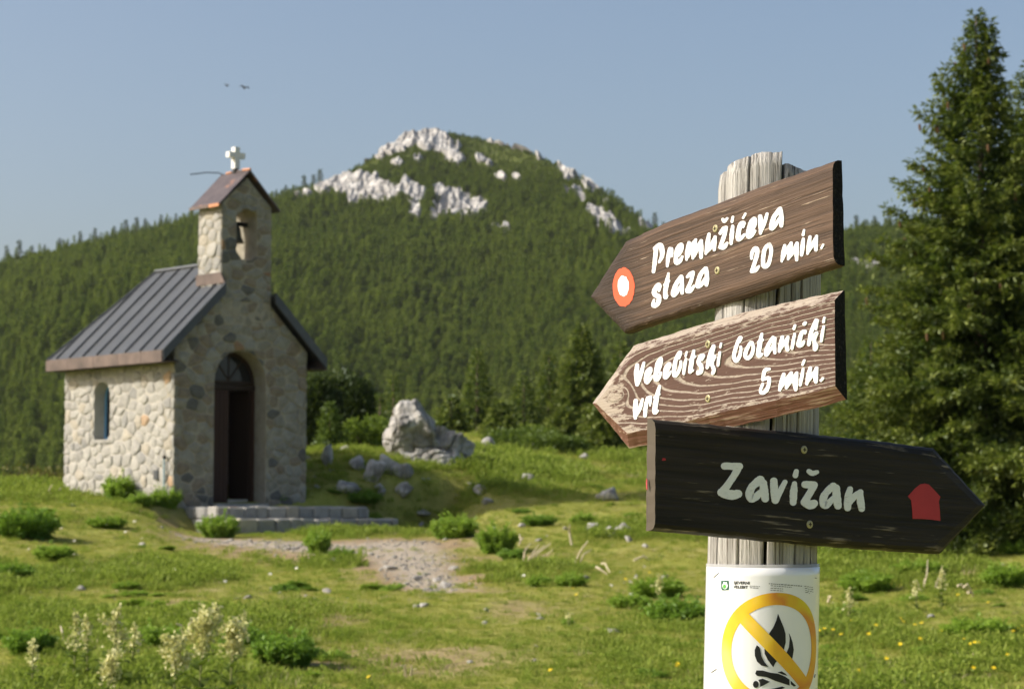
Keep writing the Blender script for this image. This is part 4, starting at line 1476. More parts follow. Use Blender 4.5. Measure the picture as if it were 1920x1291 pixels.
# --- wood of the three boards
def wood1():
    m = Mat('brown_stained_wood', .7, .3)
    wob = m.n('VectorMath', operation='ADD')
    co = m.coord('Object')
    nz = m.n('TexNoise'); nz.inputs['Scale'].default_value = 6; nz.inputs['Detail'].default_value = 2
    mp = m.n('Mapping'); mp.inputs['Scale'].default_value = (1, 1, 1)
    m.l(co, mp.inputs['Vector']); m.l(mp.outputs[0], nz.inputs['Vector'])
    sc = m.n('VectorMath', operation='SCALE'); sc.inputs['Scale'].default_value = .008
    m.l(nz.outputs['Color'], sc.inputs[0])
    m.l(co, wob.inputs[0]); m.l(sc.outputs[0], wob.inputs[1])
    def st(sx, sz, scale, det=5, rg=.6):
        q = m.n('Mapping'); q.inputs['Scale'].default_value = (sx, sz, sz)
        m.l(wob.outputs[0], q.inputs['Vector'])
        return m.noise(q.outputs[0], scale, det, rg)
    g1 = st(1.4, 95, 1.0, 6, .65); g2 = st(3.5, 330, 1.0, 4, .6); g3 = st(6, 330, 1.0, 2); blot = m.noise(co, 9, 4)
    c = m.mix(m.ramp(g1, [(.32, 0.0), (.66, 1.0)]), (.052, .031, .019), (.132, .080, .051))
    c = m.mix(m.ramp(g2, [(.38, .8), (.5, 0.0)]), c, (.040, .025, .017))
    c = m.mix(m.ramp(blot, [(.5, 0.0), (.75, .55)]), c, (.085, .052, .034))
    spl = m.math('MULTIPLY', m.ramp(g3, [(.625, 0.0), (.68, 1.0)]), m.ramp(m.noise(co, 14, 3), [(.46, 0.0), (.6, 1.0)]))
    c = m.mix(spl, c, (.46, .36, .26))
    # the square-cut right end has its shade painted in near-black, the pointed tip is burnt darker
    sx = m.n('SeparateXYZ'); m.l(co, sx.inputs[0])
    tipd = m.ramp(m.math('ADD', m.math('MULTIPLY', sx.outputs[0], -4.0), m.math('MULTIPLY', blot, .5)), [(.98, 0.0), (1.0, .0)])
    tf = m.math('MULTIPLY', m.math('SUBTRACT', m.math('ADD', m.math('MULTIPLY', sx.outputs[0], -1.0), m.math('MULTIPLY', blot, .09)), .235), 14.0, clamp=True)
    c = m.mix(m.math('MULTIPLY', tf, .72), c, (.022, .015, .011))
    m.color(c)
    m.bump(m.math('ADD', g1, m.math('ADD', m.math('MULTIPLY', g2, .7), m.math('MULTIPLY', spl, .6))), .85, .0035)
    return m.m
def wood2():
    m = Mat('ringed_brown_wood', .75, .25)
    co = m.coord('Object')
    sx = m.n('SeparateXYZ'); m.l(co, sx.inputs[0])
    X, Z = sx.outputs[0], sx.outputs[2]
    n1 = m.noise(m.coord('Object', (5, 5, 9)), 1.0, 2, .45)
    n2 = m.noise(m.coord('Object', (26, 26, 60)), 1.0, 3, .5)
    # annual rings cut lengthwise: long ellipses that open to the right
    zz = m.math('ADD', m.math('ADD', Z, -.006), m.math('MULTIPLY', m.math('ADD', n1, -.5), .030))
    xx = m.math('MULTIPLY', m.math('ADD', X, -.30), .098)
    rad = m.math('SQRT', m.math('ADD', m.math('MULTIPLY', zz, zz), m.math('MULTIPLY', xx, xx)))
    # a knot near the tip
    kx = m.math('MULTIPLY', m.math('ADD', X, .255), .42); kz = m.math('ADD', Z, .004)
    kd = m.math('SQRT', m.math('ADD', m.math('MULTIPLY', kx, kx), m.math('MULTIPLY', kz, kz)))
    rad = m.math('ADD', rad, m.math('MULTIPLY', m.math('POWER', 2.718, m.math('MULTIPLY', kd, -62.0)), .030))
    rad = m.math('ADD', rad, m.math('MULTIPLY', n2, .002))
    band = m.math('FRACT', m.math('MULTIPLY', rad, 150.0))
    line = m.ramp(band, [(.0, 1.0), (.17, 1.0), (.27, 0.0), (.93, 0.0)])
    wear = m.noise(m.coord('Object', (30, 30, 120)), 1.0, 4, .65)
    wz = m.math('ABSOLUTE', m.math('ADD', Z, .002))
    edge = m.math('ADD', m.ramp(m.math('MULTIPLY', wz, 10.0), [(.52, 0.0), (.80, .32)]), m.ramp(m.math('MULTIPLY', X, -2.6), [(.55, 0.0), (.82, .42)]))
    fleck = m.noise(m.coord('Object', (90, 90, 420)), 1.0, 4, .7)
    w = m.ramp(m.math('ADD', m.math('ADD', wear, edge), m.math('MULTIPLY', m.math('ADD', fleck, -.5), .55)), [(.62, 0.0), (.72, 1.0)])
    line = m.math('MULTIPLY', line, m.ramp(fleck, [(.30, .25), (.48, 1.0)]))
    fine = m.noise(m.coord('Object', (12, 12, 300)), 1.0, 3)
    brown = m.mix(fine, (.066, .034, .025), (.116, .065, .048))
    cream = m.mix(fine, (.26, .21, .165), (.43, .37, .305))
    c = m.mix(m.math('MAXIMUM', line, w), brown, cream)
    # chamfers below keep more of the red-brown stain
    m.color(c)
    m.bump(m.math('ADD', m.math('MULTIPLY', line, -.6), m.math('MULTIPLY', fine, .4)), .8, .003)
    return m.m
def wood3():
    m = Mat('black_stained_wood', .6, .2)
    g1 = m.noise(m.coord('Object', (2, 70, 70)), 1.0, 5, .6, .3); g2 = m.noise(m.coord('Object', (8, 170, 170)), 1.0, 3); bl = m.noise(m.coord('Object'), 12, 4)
    c = m.mix(m.ramp(g1, [(.35, 0.0), (.68, 1.0)]), (.009, .0075, .006), (.032, .025, .019))
    co = m.coord('Object'); sx = m.n('SeparateXYZ'); m.l(co, sx.inputs[0])
    edge = m.ramp(m.math('MULTIPLY', m.math('ABSOLUTE', sx.outputs[2]), 10.0), [(.45, 0.0), (.85, .13)])
    sp = m.math('MULTIPLY', m.ramp(m.math('ADD', g2, edge), [(.635, 0.0), (.70, 1.0)]), m.ramp(bl, [(.47, 0.0), (.62, 1.0)]))
    c = m.mix(sp, c, (.19, .155, .11))
    m.color(c)
    m.bump(m.math('ADD', g1, m.math('MULTIPLY', g2, .6)), .8, .003)
    return m.m
ROUND = [(0, 0), (0, .35), (.10, .62), (.32, .82), (.65, .95), (1, 1)]
CHAMF = [(0, 0), (0, .10), (1, 1)]
ROUND3 = [(0, 0), (0, .30), (.14, .62), (.40, .86), (1, 1)]
T1 = .021
m_end = Mat('shaded_end_grain', .85, .2)  # near-black: shade of the ends turned from the sun, put into the colour
m_end.color(m_end.mix(m_end.ramp(m_end.noise(m_end.coord('Object'), 260, 3), [(.55, 0.0), (.75, 1.0)]), (.008, .0075, .007), (.045, .042, .038)))
m_end.bump(m_end.noise(m_end.coord('Object'), 220, 3), .9, .003)
M_END = m_end.m
def end_cap(root, bo, x_min, mat=None):
    """faces of the square-cut end get the end-grain material"""
    me_ = bo.data
    me_.materials.append(mat or M_END)
    for p in me_.polygons:
        if abs(p.normal.x) > .9 and (p.center.x > x_min if x_min > 0 else p.center.x < x_min):
            p.material_index = 1

# upper board
t1 = tilt_of(56, (1183, 455), (1560, 315))
MB1 = board_frame(56, 1341, 470, T1, t1)
back = [(1579, 301), (1582, 499), (1492, 529), (1400, 560), (1342, 577), (1268, 598), (1183, 626), (1117, 557), (1183, 453), (1262, 416), (1342, 387), (1454, 344)]
front = [(1561, 326), (1562, 478), (1470, 507), (1395, 530), (1340, 551), (1266, 582), (1176, 612), (1123, 556), (1187, 464), (1263, 428), (1343, 402), (1454, 363)]
s1, bo1 = make_board('direction_sign', MB1, back, front, T1, ROUND, wood1(), (0, 1), 5)
end_cap(s1, bo1, .2)
tag(s1, 'topmost brown wooden arrow signboard pointing left, with red and white ring mark', 'signboard', 'wooden arrow signboards on the post')
cA, cB, cC, cD = (1210, 380, 9.22), (1340, 370, 9.22), (1210, 470, 9.22), (1395, 410, 10.756)
brush(s1, MB1, cA, [
 [(185, 800, 38), (165, 1000, 36), (140, 1190, 30)], [(165, 790, 35), (255, 735, 45), (290, 830, 42), (285, 930, 35), (240, 1025, 22)],
 [(425, 800, 35), (395, 950, 35), (378, 1095, 22)], [(425, 830, 25), (455, 785, 20), (460, 870, 25), (455, 925, 18)],
 [(575, 910, 25), (628, 810, 28), (622, 722, 32), (560, 790, 38), (530, 920, 35), (535, 1030, 42), (600, 1000, 35), (640, 930, 20)],
 [(755, 690, 28), (725, 850, 38), (712, 985, 20)], [(730, 930, 30), (800, 760, 38), (870, 640, 24)], [(865, 650, 26), (840, 800, 45), (820, 960, 22)],
 [(830, 920, 35), (900, 780, 40), (965, 655, 26)], [(965, 660, 28), (965, 800, 38), (962, 945, 28)],
 [(1100, 545, 28), (1075, 700, 38), (1045, 880, 22)], [(1055, 850, 28), (1130, 760, 35), (1205, 590, 25)], [(1205, 590, 25), (1195, 700, 35), (1190, 815, 25)]], M_PWHITE, 'lettering', seed=1)
brush(s1, MB1, cB, [
 [(140, 380, 26), (165, 415, 28), (215, 365, 22)], [(95, 620, 28), (150, 545, 35), (200, 520, 28)], [(195, 530, 30), (160, 680, 35), (95, 850, 30)], [(95, 865, 30), (160, 860, 38), (215, 790, 24)],
 [(310, 500, 28), (295, 650, 38), (283, 800, 25)], [(315, 340, 22), (298, 420, 24)],
 [(530, 285, 20), (490, 355, 20)], [(490, 510, 22), (510, 440, 25), (455, 460, 40), (415, 580, 40), (405, 720, 40), (470, 690, 33), (515, 640, 20)],
 [(630, 590, 26), (690, 480, 30), (690, 370, 34), (630, 430, 38), (590, 550, 36), (580, 670, 42), (640, 650, 35), (700, 580, 20)],
 [(785, 330, 36), (795, 480, 40), (790, 620, 26)], [(800, 590, 26), (860, 440, 32), (905, 285, 26)],
 [(1130, 200, 38), (1030, 330, 38), (985, 470, 40), (985, 540, 38), (1060, 460, 32), (1120, 360, 26)], [(1140, 225, 34), (1155, 380, 38), (1150, 490, 32)]], M_PWHITE, 'lettering', seed=2)
brush(s1, MB1, cC, [
 [(235, 690, 22), (260, 610, 20), (220, 590, 35), (155, 690, 40), (170, 760, 42), (235, 800, 40), (215, 910, 40), (150, 950, 38), (130, 920, 28), (150, 850, 20)],
 [(400, 390, 18), (375, 530, 38), (345, 700, 38), (350, 800, 38)], [(325, 590, 20), (405, 520, 24)], [(345, 805, 34), (375, 780, 22)],
 [(620, 450, 36), (540, 560, 36), (490, 690, 40), (485, 770, 36), (550, 710, 32), (600, 620, 24)], [(630, 470, 32), (632, 620, 36), (635, 730, 28)],
 [(725, 450, 25), (780, 400, 35), (825, 375, 30)], [(820, 390, 32), (790, 520, 32), (720, 680, 34)], [(725, 700, 34), (780, 690, 35), (840, 610, 22)],
 [(1045, 310, 38), (960, 400, 36), (910, 540, 38), (905, 620, 36), (980, 570, 32), (1030, 480, 24)], [(1055, 330, 32), (1065, 480, 38), (1055, 590, 30)]], M_PWHITE, 'lettering', seed=3)
brush(s1, MB1, cD, [
 [(150, 800, 28), (160, 690, 36), (220, 600, 42), (268, 625, 40), (258, 740, 43), (210, 900, 38), (150, 1060, 34)], [(150, 1060, 34), (230, 1030, 45), (300, 960, 24)],
 [(510, 520, 42), (430, 590, 40), (390, 740, 42), (385, 900, 43), (410, 965, 40), (480, 930, 40), (530, 780, 36), (545, 620, 38), (510, 520, 40)],
 [(820, 540, 30), (785, 700, 38), (760, 860, 22)], [(770, 820, 30), (850, 650, 35), (950, 490, 28)], [(950, 490, 30), (920, 650, 45), (890, 815, 24)], [(900, 790, 30), (1000, 650, 40), (1065, 490, 28)], [(1070, 490, 30), (1060, 680, 42), (1060, 830, 30)],
 [(1195, 410, 30), (1175, 580, 45), (1160, 730, 32)], [(1210, 230, 22), (1190, 325, 28)],
 [(1330, 365, 30), (1305, 530, 40), (1280, 705, 24)], [(1300, 660, 30), (1390, 500, 35), (1465, 350, 26)], [(1460, 360, 30), (1445, 500, 42), (1450, 630, 32)], [(1595, 525, 22), (1560, 590, 22)]], M_PWHITE, 'lettering', seed=4)
ell = lambda cx, cy_, rx, ry, k=36, j=.03, sd=0: [(cx + rx * math.cos(2 * math.pi * i / k) * (1 + random.Random(i * 13 + sd).uniform(-j, j)), cy_ + ry * math.sin(2 * math.pi * i / k) * (1 + random.Random(i * 13 + sd).uniform(-j, j))) for i in range(k)]
paint_poly(s1, MB1, ell(1169, 538, 20.5, 36.5), M_PRED, 'trail_mark_ring', .0006)
paint_poly(s1, MB1, ell(1168.5, 536, 10.5, 19.5, 30, .05, 4), M_PWHITE, 'trail_mark_centre', .0011)
screw(s1, MB1, 1340.5, 428.5); screw(s1, MB1, 1344, 507)

# middle board
t2 = tilt_of(56, (1192, 655), (1565, 561))
MB2 = board_frame(56, 1327, 697, T1, t2)
back = [(1588, 543), (1586, 749), (1533, 764), (1450, 783), (1386, 797), (1290, 818), (1182, 840), (1113, 756), (1190, 648), (1292, 616), (1404, 584), (1500, 562)]
front = [(1565, 562), (1566, 723), (1510, 738), (1448, 751), (1368, 769), (1290, 789), (1176, 812), (1117, 755), (1195, 660), (1292, 629), (1404, 601), (1490, 580)]
s2, bo2 = make_board('direction_sign', MB2, back, front, T1, CHAMF, wood2(), (0, 1), 6)
end_cap(s2, bo2, .2)
mch = Mat('red_brown_chamfer', .75, .25)
fch = mch.noise(mch.coord('Object', (6, 160, 160)), 1.0, 4, .6); fc2 = mch.noise(mch.coord('Object', (20, 60, 60)), 1.0, 4)
mch.color(mch.mix(mch.ramp(mch.math('ADD', fch, mch.math('MULTIPLY', fc2, .4)), [(.74, 0.0), (.86, .8)]), mch.mix(fch, (.12, .052, .034), (.22, .11, .078)), (.45, .33, .25)))
mch.bump(fch, .7, .003)
bo2.data.materials.append(mch.m)
for p_ in bo2.data.polygons:
    if p_.normal.z < -.15 and abs(p_.normal.y) < .97 and p_.material_index == 0:
        p_.material_index = 2
tag(s2, 'middle reddish-brown arrow signboard pointing left, with cream wood-grain rings', 'signboard', 'wooden arrow signboards on the post')
cE, cF = (1180, 620, 7.172), (1360, 580, 7.17)
brush(s2, MB2, cE, [
 [(105, 460, 25), (95, 580, 33), (105, 720, 26)], [(115, 700, 26), (160, 560, 28), (195, 430, 18)],
 [(250, 610, 18), (288, 545, 20), (282, 502, 20), (240, 550, 28), (225, 640, 30), (235, 690, 28), (285, 640, 20), (305, 605, 12)],
 [(385, 560, 16), (425, 440, 20), (425, 365, 18), (380, 430, 24), (355, 560, 26), (360, 650, 33), (400, 620, 24), (425, 560, 14)],
 [(505, 550, 16), (545, 470, 18), (535, 437, 20), (495, 490, 26), (475, 580, 26), (485, 625, 28), (535, 580, 20), (555, 545, 12)],
 [(665, 370, 16), (690, 300, 18), (670, 290, 20), (625, 390, 26), (600, 530, 28), (610, 600, 28), (655, 560, 22), (690, 460, 20), (690, 410, 16)],
 [(762, 380, 18), (742, 480, 22), (730, 575, 18)], [(770, 285, 14), (755, 340, 14)],
 [(865, 270, 20), (835, 420, 30), (815, 550, 26)], [(815, 550, 24), (850, 530, 18)], [(810, 390, 14), (880, 345, 17)],
 [(975, 390, 14), (1000, 330, 17), (960, 340, 26), (930, 420, 28), (965, 480, 30), (960, 550, 28), (915, 575, 18), (915, 540, 12)],
 [(1130, 205, 24), (1080, 330, 26), (1045, 495, 20)], [(1110, 340, 14), (1140, 215, 18)], [(1080, 450, 22), (1145, 345, 22)], [(1145, 345, 22), (1110, 440, 22), (1135, 520, 26), (1120, 570, 22)],
 [(1215, 290, 17), (1200, 380, 20), (1190, 465, 17)], [(1232, 170, 14), (1222, 220, 14)]], M_PWHITE, 'lettering', .0012, 5)
brush(s2, MB2, cE, [
 [(85, 940, 28), (80, 1060, 33), (80, 1170, 22)], [(95, 1130, 22), (145, 1030, 25), (175, 920, 18)],
 [(245, 900, 22), (220, 1020, 27), (210, 1140, 24)], [(250, 905, 20), (285, 885, 17), (280, 960, 17), (278, 1005, 10)],
 [(405, 745, 19), (365, 900, 32), (340, 1060, 32), (345, 1095, 30), (375, 1075, 20)], [(335, 895, 17), (400, 850, 18)]], M_PWHITE, 'lettering', .0012, 6)
brush(s2, MB2, cF, [
 [(190, 440, 13), (215, 385, 17), (190, 385, 22), (145, 500, 25), (115, 620, 25), (140, 690, 26), (185, 640, 24), (210, 540, 20), (205, 500, 16)],
 [(340, 440, 22), (290, 530, 25), (265, 620, 26), (300, 655, 26), (350, 610, 25), (375, 520, 22), (360, 450, 20), (340, 440, 20)],
 [(490, 330, 19), (465, 450, 30), (445, 580, 30), (455, 625, 26), (490, 600, 19)], [(440, 435, 15), (500, 410, 18)],
 [(640, 375, 22), (585, 460, 25), (545, 560, 25), (550, 615, 21), (600, 550, 20), (640, 480, 16)], [(665, 390, 22), (655, 490, 27), (665, 580, 21)],
 [(765, 370, 23), (740, 470, 27), (725, 560, 21)], [(745, 520, 22), (840, 370, 19)], [(840, 380, 21), (820, 470, 25), (835, 540, 25)],
 [(930, 330, 17), (910, 430, 22), (895, 525, 19)], [(935, 215, 18), (920, 260, 18)],
 [(1072, 180, 22), (1060, 195, 24)], [(1070, 320, 14), (1075, 290, 17), (1030, 310, 25), (995, 410, 27), (985, 480, 29), (1030, 470, 25), (1055, 430, 17)],
 [(1220, 145, 24), (1150, 310, 25), (1120, 470, 23)], [(1240, 145, 15), (1215, 260, 17)], [(1150, 400, 22), (1230, 310, 21), (1195, 410, 21), (1210, 490, 36), (1205, 530, 30)],
 [(1320, 230, 17), (1300, 340, 22), (1290, 425, 17)], [(1330, 110, 15), (1318, 170, 17)]], M_PWHITE, 'lettering', .0012, 7)
brush(s2, MB2, cF, [
 [(590, 800, 19), (530, 820, 27), (505, 920, 21), (500, 950, 15)], [(510, 940, 19), (580, 920, 25), (585, 990, 25), (555, 1080, 27), (500, 1120, 25), (470, 1090, 20), (500, 1000, 19)],
 [(785, 870, 23), (755, 980, 32), (730, 1080, 21)], [(745, 1040, 24), (885, 850, 21)], [(880, 860, 23), (850, 960, 38), (820, 1050, 21)], [(840, 1010, 28), (960, 850, 19)], [(955, 860, 23), (940, 960, 38), (945, 1075, 23)],
 [(1045, 800, 17), (1025, 910, 23), (1005, 1015, 19)], [(1060, 685, 17), (1038, 740, 17)],
 [(1140, 785, 23), (1115, 890, 29), (1095, 1000, 19)], [(1110, 960, 23), (1230, 790, 19)], [(1225, 790, 25), (1210, 880, 34), (1215, 970, 25)], [(1310, 925, 17), (1285, 955, 17)]], M_PWHITE, 'lettering', .0012, 8)
screw(s2, MB2, 1326.5, 645); screw(s2, MB2, 1326.5, 747)

# lower board, face in shade
t3 = tilt_of(-33, (1231, 804), (1734, 853))
MB3 = board_frame(-33, 1513, 913, T1, t3)
back = [(1215, 785), (1508, 813), (1640, 827), (1744, 840), (1840, 947), (1755, 1038), (1640, 1031), (1530, 1023), (1331, 1005), (1217, 995)]
front = [(1229, 803), (1508, 826), (1640, 840), (1735, 853), (1834, 947), (1749, 1026), (1640, 1018), (1530, 1009), (1331, 992), (1228, 981)]
s3, bo3 = make_board('direction_sign', MB3, back, front, T1, ROUND3, wood3(), (0, 9), 7)
m_e3 = plain('worn_grey_end_grain', (.105, .088, .068), .9, .1)
end_cap(s3, bo3, -.15, m_e3)
tag(s3, 'lowest black wooden arrow signboard pointing right, with red hut symbol', 'signboard', 'wooden arrow signboards on the post')
cG, cH = (1330, 850, 10.756), (1480, 850, 10.756)
brush(s3, MB3, cG, [
 [(310, 250, 72), (610, 255, 72)], [(600, 260, 72), (470, 490, 68), (275, 760, 76)], [(255, 780, 88), (430, 830, 100), (580, 810, 85)],
 [(1030, 530, 88), (880, 650, 75), (815, 790, 80), (850, 890, 90), (960, 850, 75), (1060, 740, 45)], [(1090, 590, 75), (1110, 760, 82), (1130, 905, 76)],
 [(1305, 550, 72), (1310, 720, 75), (1335, 940, 72)], [(1350, 920, 66), (1450, 720, 55), (1530, 570, 48)]], M_PGREY, 'lettering', .0008, 9)
brush(s3, MB3, cH, [
 [(145, 355, 48), (125, 440, 54)], [(108, 600, 48), (90, 780, 74), (80, 985, 64)],
 [(400, 355, 50), (470, 395, 52), (560, 370, 42)], [(320, 620, 72), (500, 630, 75)], [(500, 640, 72), (420, 790, 68), (310, 960, 70)], [(310, 980, 78), (430, 1030, 90), (505, 1000, 75)],
 [(890, 655, 75), (760, 770, 68), (690, 900, 75), (715, 1035, 80), (800, 990, 68), (900, 880, 45)], [(950, 690, 72), (960, 880, 82), (985, 1050, 74)],
 [(1230, 710, 55), (1190, 880, 72), (1180, 1090, 68)], [(1200, 1000, 58), (1310, 870, 62), (1440, 770, 55)], [(1430, 780, 58), (1440, 940, 72), (1465, 1110, 62)]], M_PGREY, 'lettering', .0008, 10)
k = 700 / 1920
paint_poly(s3, MB3, [(1180 + a * k, 760 + b * k) for a, b in ((1433, 466), (1470, 425), (1497, 404), (1520, 400), (1541, 405), (1570, 435), (1600, 468), (1592, 492), (1597, 540), (1600, 592), (1560, 586), (1510, 582), (1458, 581), (1456, 540), (1450, 486))], M_PDRED, 'hut_symbol')
paint_poly(s3, MB3, ell(1244.5, 861, 3.2, 2.4, 10, .3, 2), M_PDRED, 'paint_spot')
screw(s3, MB3, 1508.5, 842.5); screw(s3, MB3, 1519, 982.5)
# red smear on its near end
ex = min(p[0] for p in [to_board(MB3, *q, .006) for q in ((1228, 900),)])
xe = to_board(MB3, 1229, 803)[0]
zA, zB = to_board(MB3, 1222, 890)[1], to_board(MB3, 1222, 918)[1]
sm = obj('paint_spot', Geo().extrude([[(.013, zB), (.016, zB + .002), (.0175, (zA + zB) / 2), (.0165, zA - .004), (.0145, zA - .007), (.0145, (zA + zB) / 2)]], 0, .0007).mesh('paint_spot', plain('pink_red_paint', (.40, .05, .06), .6)), s3)
sm.matrix_local = Matrix(((0, -1, 0, xe + .0004), (1, 0, 0, 0), (0, 0, 1, 0), (0, 0, 0, 1)))

# ================================================================== POSTER ON THE POST
ZP0 = P(1430, 1061, POST_Y).z
ZP1 = ZP0 - .300
RP = float(post_r(np.array(ZP0 - .1))) + .0025
def pcurve(u, lift=0.0):
    """u: metres along the sheet, 0 at the front; left end peels off the post"""
    u = np.asarray(u, float)
    Rq = RP + lift
    t = u / RP
    tl = math.radians(-71); tr = math.radians(84)
    tt = np.clip(t, tl, tr)
    ex_ = np.where(t < tl, (t - tl) * RP, np.where(t > tr, (t - tr) * RP, 0))
    x = Rq * np.sin(tt) + ex_ * np.cos(tt)
    y = -Rq * np.cos(tt) + ex_ * np.sin(tt) * .92
    return x, y
def pmap(u, z, lift=0.0):
    x, y = pcurve(u, lift)
    z = np.asarray(z, float)
    w = 1 + 0 * z
    return np.stack([A0.x + AX.x * (z - A0.z) + x, A0.y + AX.y * (z - A0.z) + y, z], -1)
UL, UR = -.1235, .1255
def u_of(px, py):
    """picture point on the sheet -> (u, z)"""
    d = ray(px, py)
    z = EYE
    t = POST_Y
    for _ in range(6):
        zc_ = EYE + d.z * t
        cx = A0.x + AX.x * (zc_ - A0.z); cyv = A0.y + AX.y * (zc_ - A0.z)
        aa = d.x ** 2 + d.y ** 2; bb = -2 * (d.x * cx + d.y * cyv); c_ = cx * cx + cyv * cyv - RP * RP
        disc = bb * bb - 4 * aa * c_
        t = (-bb - math.sqrt(max(disc, 0))) / (2 * aa)
    x = d.x * t - cx; y = d.y * t - cyv
    return (math.atan2(x, -y) * RP, EYE + d.z * t)
poster = empty('poster', (PB[0], PB[1], ZP1))
tag(poster, 'white laminated no-campfire poster with yellow prohibition ring stapled round the post', 'poster')
PO = np.array(poster.location)
def sheet(name, u0, u1, z0, z1, lift, mat, nu=60, nzv=24, wav=0.0):
    us_ = np.linspace(u0, u1, nu); zv = np.linspace(z0, z1, nzv)
    U, Zv = np.meshgrid(us_, zv)
    V = pmap(U, Zv, lift)
    idx = np.arange(nu * nzv).reshape(nzv, nu)
    F = np.stack([idx[:-1, :-1], idx[:-1, 1:], idx[1:, 1:], idx[1:, :-1]], -1).reshape(-1, 4)
    o = obj(name, mesh(name, V.reshape(-1, 3) - PO, F, mat, True), poster)
    md = o.modifiers.new('thickness', 'SOLIDIFY'); md.thickness = .0003; md.offset = -1
    return o
m = Mat('laminated_paper', .28, .5); v = m.coord('Object')
m.color(m.mix(m.noise(v, 30, 3), (.80, .81, .83), (.86, .865, .88)))
m.b.inputs['Coat Weight'].default_value = .7; m.b.inputs['Coat Roughness'].default_value = .12
m.bump(m.noise(m.coord('Object', (6, 6, 1)), 5, 2), .25, .004)
M_PAPER = m.m
m = Mat('clear_laminate_edge', .2, .5); m.color((.55, .55, .53)); m.b.inputs['Alpha'].default_value = .55
M_LAM = m.m
sheet('laminate', UL - .004, UR + .004, ZP1 - .004, ZP0 + .005, .0002, M_LAM)
paper = sheet('paper_sheet', UL, UR, ZP1, ZP0, .0008, M_PAPER)

def printed(name, polys, mat, lift, step=.004, parent=None):
    """flat print laid onto the curved sheet; polys are (u, z) outlines or ready triangles"""
    bm = bmesh.new()
    for lp in polys:
        if isinstance(lp, tuple):            # (verts, faces)
            vs = [bm.verts.new((a, b, 0)) for a, b in lp[0]]
            for f in lp[1]:
                try: bm.faces.new([vs[i] for i in f])
                except ValueError: pass
        else:
            vs = [bm.verts.new((a, b, 0)) for a, b in lp]
            for t in tessellate_polygon([[Vector((a, b, 0)) for a, b in lp]]):
                try: bm.faces.new([vs[i] for i in t])
                except ValueError: pass
    xs_ = [v_.co.x for v_ in bm.verts]
    x = math.floor(min(xs_) / step) * step + step
    while x < max(xs_):
        bmesh.ops.bisect_plane(bm, geom=bm.verts[:] + bm.edges[:] + bm.faces[:], plane_co=(x, 0, 0), plane_no=(1, 0, 0))
        x += step
    bm.verts.ensure_lookup_table()
    co = np.array([v_.co[:] for v_ in bm.verts])
    for v_, w in zip(bm.verts, pmap(co[:, 0], co[:, 1], lift) - PO):
        v_.co = w
    for f in bm.faces:
        f.normal_update()
        if f.normal.y > 0: f.normal_flip()
    me_ = bpy.data.meshes.new(name); bm.to_mesh(me_); bm.free()
    me_.materials.append(mat)
    return obj(name, me_, parent or paper)

m = Mat('yellow_orange_print', .4, .4); v = m.coord('Object')
f = m.noise(v, 9, 3, .5); sx = m.n('SeparateXYZ'); m.l(v, sx.inputs[0])
f = m.math('ADD', f, m.math('MULTIPLY', sx.outputs[0], 1.6))
m.color(m.ramp(f, [(.34, (.88, .60, .16)), (.46, (.85, .56, .03)), (.56, (.80, .40, .025)), (.64, (.70, .26, .035)), (.74, (.72, .55, .02))]))
M_YEL = m.m
M_INK = plain('black_print', (.012, .012, .013), .45, .4)
M_GRN = plain('dark_green_print', (.012, .10, .055), .45, .4)
M_LGRN = plain('light_green_print', (.10, .42, .06), .45, .4)
M_PW = Mat('white_print', .4, .4).color((.82, .84, .84)).m
UC, ZC = 0.0125, P(1430, 1219, POST_Y - RP).z
RO, RI = .0875, .0690
def ringp(ro, ri, n=72):
    V = [(UC + rr_ * math.cos(2 * math.pi * i / n), ZC + rr_ * math.sin(2 * math.pi * i / n)) for rr_ in (ri, ro) for i in range(n)]
    return (V, [(i, (i + 1) % n, n + (i + 1) % n, n + i) for i in range(n)])
printed('prohibition_ring', [ringp(RO, RI)], M_YEL, .00125)
hb = .0098
q = RI + .004
dx, dz = math.sqrt(.5), -math.sqrt(.5)
bar = [(UC - dx * q - dz * hb, ZC - dz * q + dx * hb), (UC + dx * q - dz * hb, ZC + dz * q + dx * hb), (UC + dx * q + dz * hb, ZC + dz * q - dx * hb), (UC - dx * q + dz * hb, ZC - dz * q - dx * hb)]
printed('prohibition_bar', [bar], M_YEL, .00165)
def ptrace(pts): return [u_of(1330 + a / 5.59, 1060 + b / 5.59) for a, b in pts]
flame = [
 [(717, 500), (700, 570), (670, 640), (630, 700), (595, 770), (576, 850), (580, 920), (610, 980), (645, 1030), (668, 1060), (690, 1015), (735, 960), (775, 890), (797, 800), (795, 710), (775, 640), (745, 570)],
 [(828, 700), (838, 760), (830, 850), (800, 920), (760, 965), (745, 990), (790, 1020), (832, 1018), (866, 965), (880, 880), (868, 800), (848, 740)],
 [(497, 830), (477, 880), (478, 940), (500, 1000), (545, 1042), (618, 1058), (575, 1005), (545, 940), (532, 870), (520, 845)]]
printed('flame_symbol', [ptrace(p) for p in flame], M_INK, .00145)
logs = [
 [(495, 1093), (560, 1095), (640, 1118), (720, 1128), (790, 1158), (836, 1190), (836, 1252), (770, 1230), (690, 1204), (600, 1163), (500, 1150), (482, 1128)],
 [(712, 1114), (755, 1103), (790, 1125), (815, 1150), (770, 1138)], [(846, 1200), (905, 1255), (880, 1262), (850, 1240)],
 [(512, 1192), (560, 1180), (634, 1212), (585, 1240), (534, 1266), (530, 1225)],
 [(488 + 30 * math.cos(a * .5236), 1240 + 37 * math.sin(a * .5236)) for a in range(12)],
 [(560, 1300), (640, 1290), (760, 1262), (790, 1275), (700, 1310), (600, 1330)]]
printed('log_symbol', [ptrace(p) for p in logs], M_INK, .00145)
